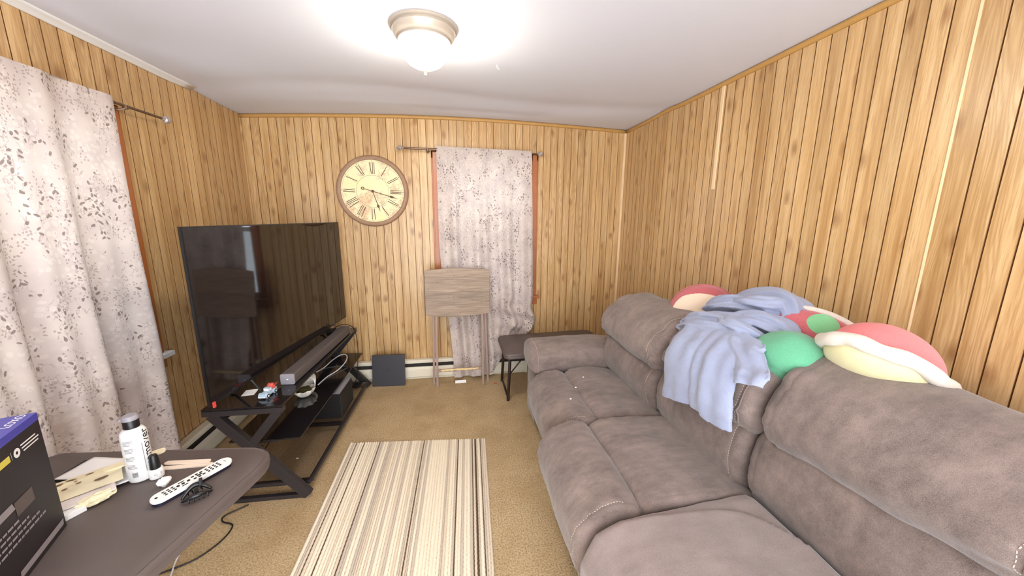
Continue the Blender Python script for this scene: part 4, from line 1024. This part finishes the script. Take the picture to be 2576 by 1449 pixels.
# ------------------------------------------------------------------ things on the near left table (top z = 0.65)
ZT = 0.6505
def remover_bottle():
    c = (-1.037, 1.228, ZT); t = thing('remover_bottle', 'tall white nail polish remover bottle with a black cap', 'bottle', c, R(40))
    m = MB(); m.lathe([(0.024, 0.0), (0.030, 0.002), (0.0325, 0.008), (0.0325, 0.158), (0.031, 0.168), (0.025, 0.177), (0.017, 0.181), (0.016, 0.190)], n=40); m.build('body', M_wplastic, t, smooth='auto')
    m = MB(); m.lathe([(0.0195, 0.183), (0.0195, 0.208), (0.018, 0.210)], n=32); m.build('cap', M_black, t, smooth='auto')
    m = MB(); m.lathe([(0.020, 0.209), (0.0215, 0.211), (0.021, 0.219), (0.017, 0.224), (0.002, 0.225)], n=32); m.box(-0.026, -0.018, -0.005, 0.005, 0.212, 0.218, 0.002); m.build('cap_lid', M_silver, t, smooth='auto')
    def wrap(vs, ang, zc_, rr=0.0330):     # bend flat lettering (x -> around, y -> up) round the bottle
        return [((rr+v[2])*math.cos(ang + v[0]/rr), (rr+v[2])*math.sin(ang + v[0]/rr), zc_+v[1]) for v in vs]
    vs, fs = text_mesh('remover', 0.037, 0.0002); vs = [(-v[1], v[0], v[2]) for v in vs]       # runs bottom to top
    m = MB(); m.add(wrap(vs, R(-44), 0.112), fs); m.build('lettering', M_ink, t)
    m = MB(); rng = random.Random(2)
    for z0, nl in ((0.148, 4), (0.122, 4), (0.094, 4), (0.066, 4)):
        for k in range(nl):
            w = rng.uniform(0.018, 0.026); z = z0-k*0.0042
            g = [(-0.013+w*i/8, d, 0) for d in (-0.0009, 0.0009) for i in range(9)]
            m.add(wrap(g, R(-122), z), [(i, i+1, 10+i, 9+i) for i in range(8)])
    for k in range(2):
        g = [(-0.028+0.056*i/8, d, 0) for d in (-0.001, 0.001) for i in range(9)]; m.add(wrap([(-p[1], p[0], 0) for p in g], R(-66)-k*0.001, 0.105-0.045*k), [(i, i+1, 10+i, 9+i) for i in range(8)])
    m.build('label_text', M_print, t)
    m = MB(); x = -0.008
    for k in range(9):
        w = rng.choice([0.0008, 0.0014, 0.0006]); g = [(-0.007, x, 0), (0.0, x, 0), (0.007, x, 0), (-0.007, x+w, 0), (0.0, x+w, 0), (0.007, x+w, 0)]; m.add(wrap(g, R(-116), 0.030), [(0, 1, 4, 3), (1, 2, 5, 4)]); x += w+rng.choice([0.0007, 0.0011])
    m.build('barcode', M_ink, t)
remover_bottle()
def polish_bottle():
    t = thing('nail_polish_bottle', 'small nail polish bottle with a white jar and tapered black cap', 'bottle', (-0.990, 1.222, ZT))
    m = MB(); m.lathe([(0.015, 0.0), (0.0185, 0.002), (0.019, 0.006), (0.019, 0.028), (0.017, 0.033), (0.009, 0.036)], n=28); m.build('jar', M_wplastic, t, smooth='auto')
    m = MB(); m.lathe([(0.0138, 0.034), (0.0138, 0.040), (0.0105, 0.078), (0.009, 0.081)], n=24); m.build('cap', M_black, t, smooth='auto')
    vs, fs = text_mesh('O  T', 0.011, 0.0002); m = MB(); m.add([((0.0193+v[2])*math.cos(R(-40)+v[0]/0.0193), (0.0193+v[2])*math.sin(R(-40)+v[0]/0.0193), 0.018+v[1]) for v in vs], fs); m.build('lettering', M_print, t)
polish_bottle()
m = MB(); m.sphere((0, 0, 0.0135), 0.0165, 20, 14, (1, 1, 0.85), 0.45, 1.8); o = m.build('cotton_ball', M_cotton, smooth=True); o.location = (-0.937, 1.178, ZT-0.001); tag(o, 'white cotton ball beside the remote control', 'cotton ball')
for (a, b), z, lb in ((((-1.005, 1.262), (-0.848, 1.262)), 0.0, 'lower cream nail file, partly covered, behind the remote'), (((-1.010, 1.285), (-0.862, 1.274)), 0.0045, 'upper cream nail file resting behind the remote')):
    d = Vector((b[0]-a[0], b[1]-a[1])); m = MB(); m.prism(rounded(d.length, 0.018, 0.0085, 5), 0, 0.004); o = m.build('nail_file', M_filewood)
    o.location = ((a[0]+b[0])/2, (a[1]+b[1])/2, ZT+z); o.rotation_euler = (0, 0, math.atan2(d.y, d.x)); tag(o, lb, 'nail file', 'cream nail files')
def remote():
    a, b = Vector((-0.905, 1.078)), Vector((-0.790, 1.262)); d = b-a; L = d.length
    t = thing('remote_control', 'long white remote control with dark buttons on the near table', 'remote', (*((a+b)/2), ZT), math.atan2(d.y, d.x))
    m = MB(); m.prism(rounded(L*0.97, 0.042, 0.020, 8), 0, 0.012); m.build('base', M_navy, t)
    P = rounded(L, 0.048, 0.0235, 9); m = MB(); rings = [[(x*s, y*s, z) for x, y in P] for s, z in ((0.99, 0.011), (1.0, 0.014), (1.0, 0.018), (0.985, 0.0205))]; rings_to_mesh(m, rings); m.build('shell', M_wplastic, t, smooth='auto')
    m = MB(); x = -L/2+0.020
    def btn(x, y, w, h): m.prism(rounded(w, h, min(w, h)*0.45, 3, x, y), 0.0202, 0.0218)
    btn(-L/2+0.014, 0.0, 0.007, 0.007)
    for i, x in enumerate((-0.074, -0.063, -0.052)):
        for y in (-0.010, 0, 0.010): btn(x, y, 0.007, 0.0042)
    for y, w in ((-0.012, 0.016), (0.012, 0.016)): btn(-0.028, y, w, 0.003)
    for x in (-0.041, -0.028, -0.014): btn(x, 0, 0.008, 0.009)
    for x, y in ((0.0, -0.008), (0.0, 0.008), (0.012, -0.010), (0.012, 0.0), (0.012, 0.010), (0.024, -0.009), (0.024, 0.009), (0.019, 0.0)): btn(x, y, 0.008, 0.006)
    for x in (0.038, 0.049, 0.060, 0.071):
        for y in (-0.010, 0, 0.010): btn(x, y, 0.006, 0.006)
    o = m.build('buttons', M_ink, t); o['kind'] = 'stuff'
    m = MB(); m.box(L/2-0.020, L/2-0.018, -0.006, 0.006, 0.0202, 0.0212); m.build('maker_mark', M_print, t)
remote()
def claw_clip():
    t = thing('claw_clip', 'black claw hair clip lying open beside the remote', 'hair clip', (-0.800, 1.105, ZT), R(35))
    for s in (-1, 1):
        m = MB(); P = []
        for i in range(9):
            u = i/8; P.append((-0.035+0.07*u, s*(0.006+0.014*math.sin(PI*u)), 0.006+0.024*math.sin(PI*u)*(1 if s > 0 else 0.5)))
        m.tube(catmull(P, 3, False), [0.0035+0.004*math.sin(PI*i/24) for i in range(25)], 8)
        for k in range(5):
            x = -0.022+0.011*k; m.tube([(x, s*0.016, 0.016), (x+0.002, s*0.026, 0.010), (x+0.003, s*0.022, 0.0015)], [0.0028, 0.0022, 0.001], 6)
        m.build('jaw', M_black, t, smooth=True)
    m = MB(); m.tube([(0.0, -0.008, 0.020), (0.0, 0.008, 0.022)], 0.005, 10); m.tube([(0.012, 0.010, 0.028), (0.014, 0.018, 0.048)], [0.006, 0.004], 8); m.build('spring', M_rubber, t)
claw_clip()
# papers and wrappers
def sheet(name, label, cat, c, w, h, rz, mat, z, curl=0.004, seed=0.0):
    m = MB()
    def fn(u, v): return ((u-0.5)*w, (v-0.5)*h, z + curl*(noise.noise(Vector((u*1.7+seed, v*1.7, seed)))+0.55) + curl*1.2*smooth01(0.8, 1.0, u))
    m.grid(fn, 12, 10); o = m.build(name, mat, None, None, True, [('SOLIDIFY', {'thickness': 0.0008, 'offset': 1.0})]); o.location = (c[0], c[1], ZT); o.rotation_euler = (0, 0, R(rz)); return tag(o, label, cat)
m = MB(); m.box(-0.075, 0.075, -0.05, 0.05, 0, 0.008, 0.001); o = m.build('notebook', M_ink); o.location = (-1.225, 1.285, ZT); o.rotation_euler = (0, 0, R(-6)); tag(o, 'dark flat booklet under the loose papers', 'booklet')
sheet('paper_sheet', 'large white paper sheet at the bottom of the pile by the bottle', 'paper', (-1.150, 1.205), 0.20, 0.13, 38, M_paper, 0.009, 0.003, 1.0)
sheet('paper_sheet', 'folded white paper on top of the pile, its corner pointing to the wall', 'paper', (-1.195, 1.268), 0.16, 0.11, -12, M_paper, 0.016, 0.004, 4.0)
sheet('paper_sheet', 'pinkish printed receipt lying at the near edge of the pile', 'receipt', (-1.120, 1.135), 0.13, 0.085, 42, M_paper2, 0.020, 0.003, 7.0)
def wrapper():
    t = thing('snack_wrapper', 'cream printed wrapper with brown oval spots on the paper pile', 'wrapper', (-1.165, 1.185, ZT), R(40))
    m = MB(); m.grid(lambda u, v: ((u-0.5)*0.17, (v-0.5)*0.125, 0.026+0.010*math.sin(PI*v)+0.003*noise.noise(Vector((u*5, v*4, 3)))), 20, 14); m.grid(lambda u, v: ((u-0.5)*0.169, (v-0.5)*0.124, 0.0245), 2, 2); m.build('foil', M_wrap, t, smooth=True)
    rng = random.Random(8); m = MB()
    for x, y, a, b in ((-0.050, 0.020, 0.014, 0.006), (-0.022, 0.030, 0.012, 0.005), (-0.034, -0.018, 0.006, 0.004), (-0.006, -0.010, 0.006, 0.003), (0.016, 0.034, 0.010, 0.004), (0.040, -0.026, 0.016, 0.006), (0.056, 0.014, 0.007, 0.005), (-0.012, 0.008, 0.004, 0.003)):
        m.add([(x+a*math.cos(q), y+b*math.sin(q), 0.0284+0.010*math.sin(PI*((y+b*math.sin(q))/0.125+0.5))+0.003*noise.noise(Vector((((x+a*math.cos(q))/0.17+0.5)*5, ((y+b*math.sin(q))/0.125+0.5)*4, 3)))) for q in [2*PI*i/14 for i in range(14)]], [tuple(range(14))])
    o = m.build('printed_spots', M_hole, t); o['kind'] = 'stuff'
wrapper()
m = MB(); m.sphere((0, 0, 0.010), 0.034, 28, 16, (1.2, 0.65, 0.38), 0.40, 3.6); o = m.build('crumpled_wrapper', M_wrap); o.location = (-1.082, 1.122, ZT+0.006); o.rotation_euler = (0, 0, R(48)); tag(o, 'crumpled pale wrapper at the front of the paper pile', 'wrapper')
m = MB(); m.prism(rounded(0.15, 0.032, 0.013, 5), 0.0, 0.005); o = m.build('tongue_strip', M_wrap); o.location = (-1.080, 1.268, ZT+0.038); o.rotation_euler = (0, R(-4), R(30)); tag(o, 'pale cream strip lying behind the tall bottle', 'strip')
m = MB(); m.box(-0.045, 0.045, -0.018, 0.018, 0, 0.018, 0.003); o = m.build('small_carton', M_wplastic); o.location = (-1.118, 1.064, ZT); o.rotation_euler = (0, 0, R(62)); tag(o, 'small white carton tucked behind the black box', 'carton')

# big black carton (local x along the printed face towards the camera, -y = printed side... +y is outward normal)
def carton():
    e = Vector((0.36, -0.933)).normalized(); t = thing('product_carton', 'large black product box with a blue top on the near left table', 'box', (-1.086, 1.043, ZT), math.atan2(e.y, e.x))
    L, D, Hh = 0.42, 0.17, 0.345      # face is local +y (outward = left of travel)
    m = MB(); m.box(0, L, -D, 0, 0, Hh-0.020, 0.001); m.build('body', M_boxblk, t)
    m = MB(); m.box(0, L, -D, 0.0004, Hh-0.020, Hh, 0.0012); m.build('blue_lid', M_boxblue, t)
    FACE = Matrix(((-1, 0, 0, 0), (0, 0, 1, 0.0006), (0, 1, 0, 0), (0, 0, 0, 1)))   # text x -> -local x (reads from outside), y -> z, z -> +y
    def put(name, txt, size, x, z, mat):
        vs, fs = text_mesh(txt, size, 0.0002, Matrix.Translation((x, 0, z)) @ FACE); mm = MB(); mm.add(vs, fs); return mm.build(name, mat, t)
    vs, fs = text_mesh('LOXO', 0.025, 0.0002, Matrix.Translation((0.040, -0.020, Hh+0.0006)) @ Matrix.Rotation(PI, 4, 'Z')); mm = MB(); mm.add(vs, fs); mm.build('lettering', M_wplastic, t)
    def rect(mm, x0, x1, z0, z1, sk=0.0): mm.add([(x0, 0.0008, z0), (x1, 0.0008, z0), (x1+sk, 0.0008, z1), (x0+sk, 0.0008, z1)], [(0, 1, 2, 3)])
    mm = MB(); rect(mm, 0.125, 0.162, 0.280, 0.296); rect(mm, 0.168, 0.205, 0.272, 0.286); rect(mm, 0.168, 0.198, 0.289, 0.298); mm.build('yellow_label', M_boxyel, t)
    mm = MB(); mm.lathe([(0.004, 0), (0.0115, 0)], 0, 0, 24, Matrix.Translation((0.100, 0.0008, 0.288)) @ Matrix.Rotation(PI/2, 4, 'X'), caps=False); rect(mm, 0.1185, 0.1195, 0.280, 0.300)
    rng = random.Random(6)
    for k, (x0, x1) in enumerate(((0.026, 0.084), (0.016, 0.082), (0.020, 0.078))): rect(mm, x0, x1, 0.296-k*0.0085, 0.2995-k*0.0085)
    mm.build('printed_badge', M_paper, t)
    mm = MB()
    for k, (x0, x1) in enumerate(((0.150, 0.215), (0.118, 0.262), (0.082, 0.245), (0.062, 0.252))):
        x = x0
        while x < x1: w = rng.uniform(0.008, 0.020); rect(mm, x, min(x+w, x1), 0.138-k*0.0145, 0.1435-k*0.0145); x += w+0.003
    mm.build('printed_lines', M_boxgrey, t)
    mm = MB(); rect(mm, 0.150, 0.300, 0.172, 0.190, 0.006); mm.build('printed_bar', M_boxgrey, t); mm = MB(); rect(mm, 0.012, 0.190, 0.014, 0.030, -0.004); mm.build('printed_bar', M_boxgrey, t)
    mm = MB(); rect(mm, 0.085, 0.150, 0.150, 0.186); mm.build('printed_panel', M_boxbrn, t)
    mm = MB(); mm.lathe([(0.0005, 0), (0.016, 0)], 0, 0, 20, Matrix.Translation((0.25, 0.0009, 0.035)) @ Matrix.Rotation(PI/2, 4, 'X'), caps=False); mm.build('printed_dot', M_paper, t)
carton()

# ------------------------------------------------------------------ cords and scraps on the carpet
m = MB(); P = [(-1.105, 1.842, 0.006), (-1.13, 1.82, 0.008), (-1.185, 1.78, 0.006), (-1.17, 1.74, 0.008), (-1.11, 1.71, 0.006), (-1.11, 1.63, 0.006), (-1.16, 1.545, 0.006), (-1.24, 1.50, 0.006), (-1.35, 1.46, 0.006)]
m.tube(catmull(P, 7, False), 0.0035, 7); tag(m.build('dark_cord', M_cable, smooth=True), 'dark cord looping on the carpet below the near table', 'cord')
m = MB(); m.tube(catmull([(-1.26, 1.60, 0.006), (-1.245, 1.54, 0.006), (-1.215, 1.46, 0.006), (-1.20, 1.36, 0.006)], 6, False), 0.004, 7); tag(m.build('loose_cord', M_wcable, smooth=True), 'short white cord on the carpet beneath the table edge', 'cord')
for (x, y, z), mt, lb, r in (((0.344, 3.07, 0.004), M_redbit, 'tiny red scrap on the carpet by the tray table', 0.012), ((-0.955, 2.09, 0.084), M_wplastic, 'white crumb on the bottom glass shelf', 0.006)):
    m = MB(); m.sphere((0, 0, 0), r, 8, 6, (1.4, 0.8, 0.3), 0.4); o = m.build('scrap', mt); o.location = (x, y, z); tag(o, lb, 'scrap')
for x, y, lb in ((0.800, 2.06, 'farthest of three pale crumbs on the far sofa seat'), (0.705, 1.93, 'middle of three pale crumbs on the far sofa seat'), (0.63, 1.80, 'nearest of three pale crumbs on the far sofa seat')):
    m = MB(); m.sphere((0, 0, 0), 0.0045, 8, 6, (1.3, 1, 0.8), 0.3); o = m.build('crumb', M_cotton); o.location = (x, y, 0.497); tag(o, lb, 'crumb', 'crumbs on the far seat')
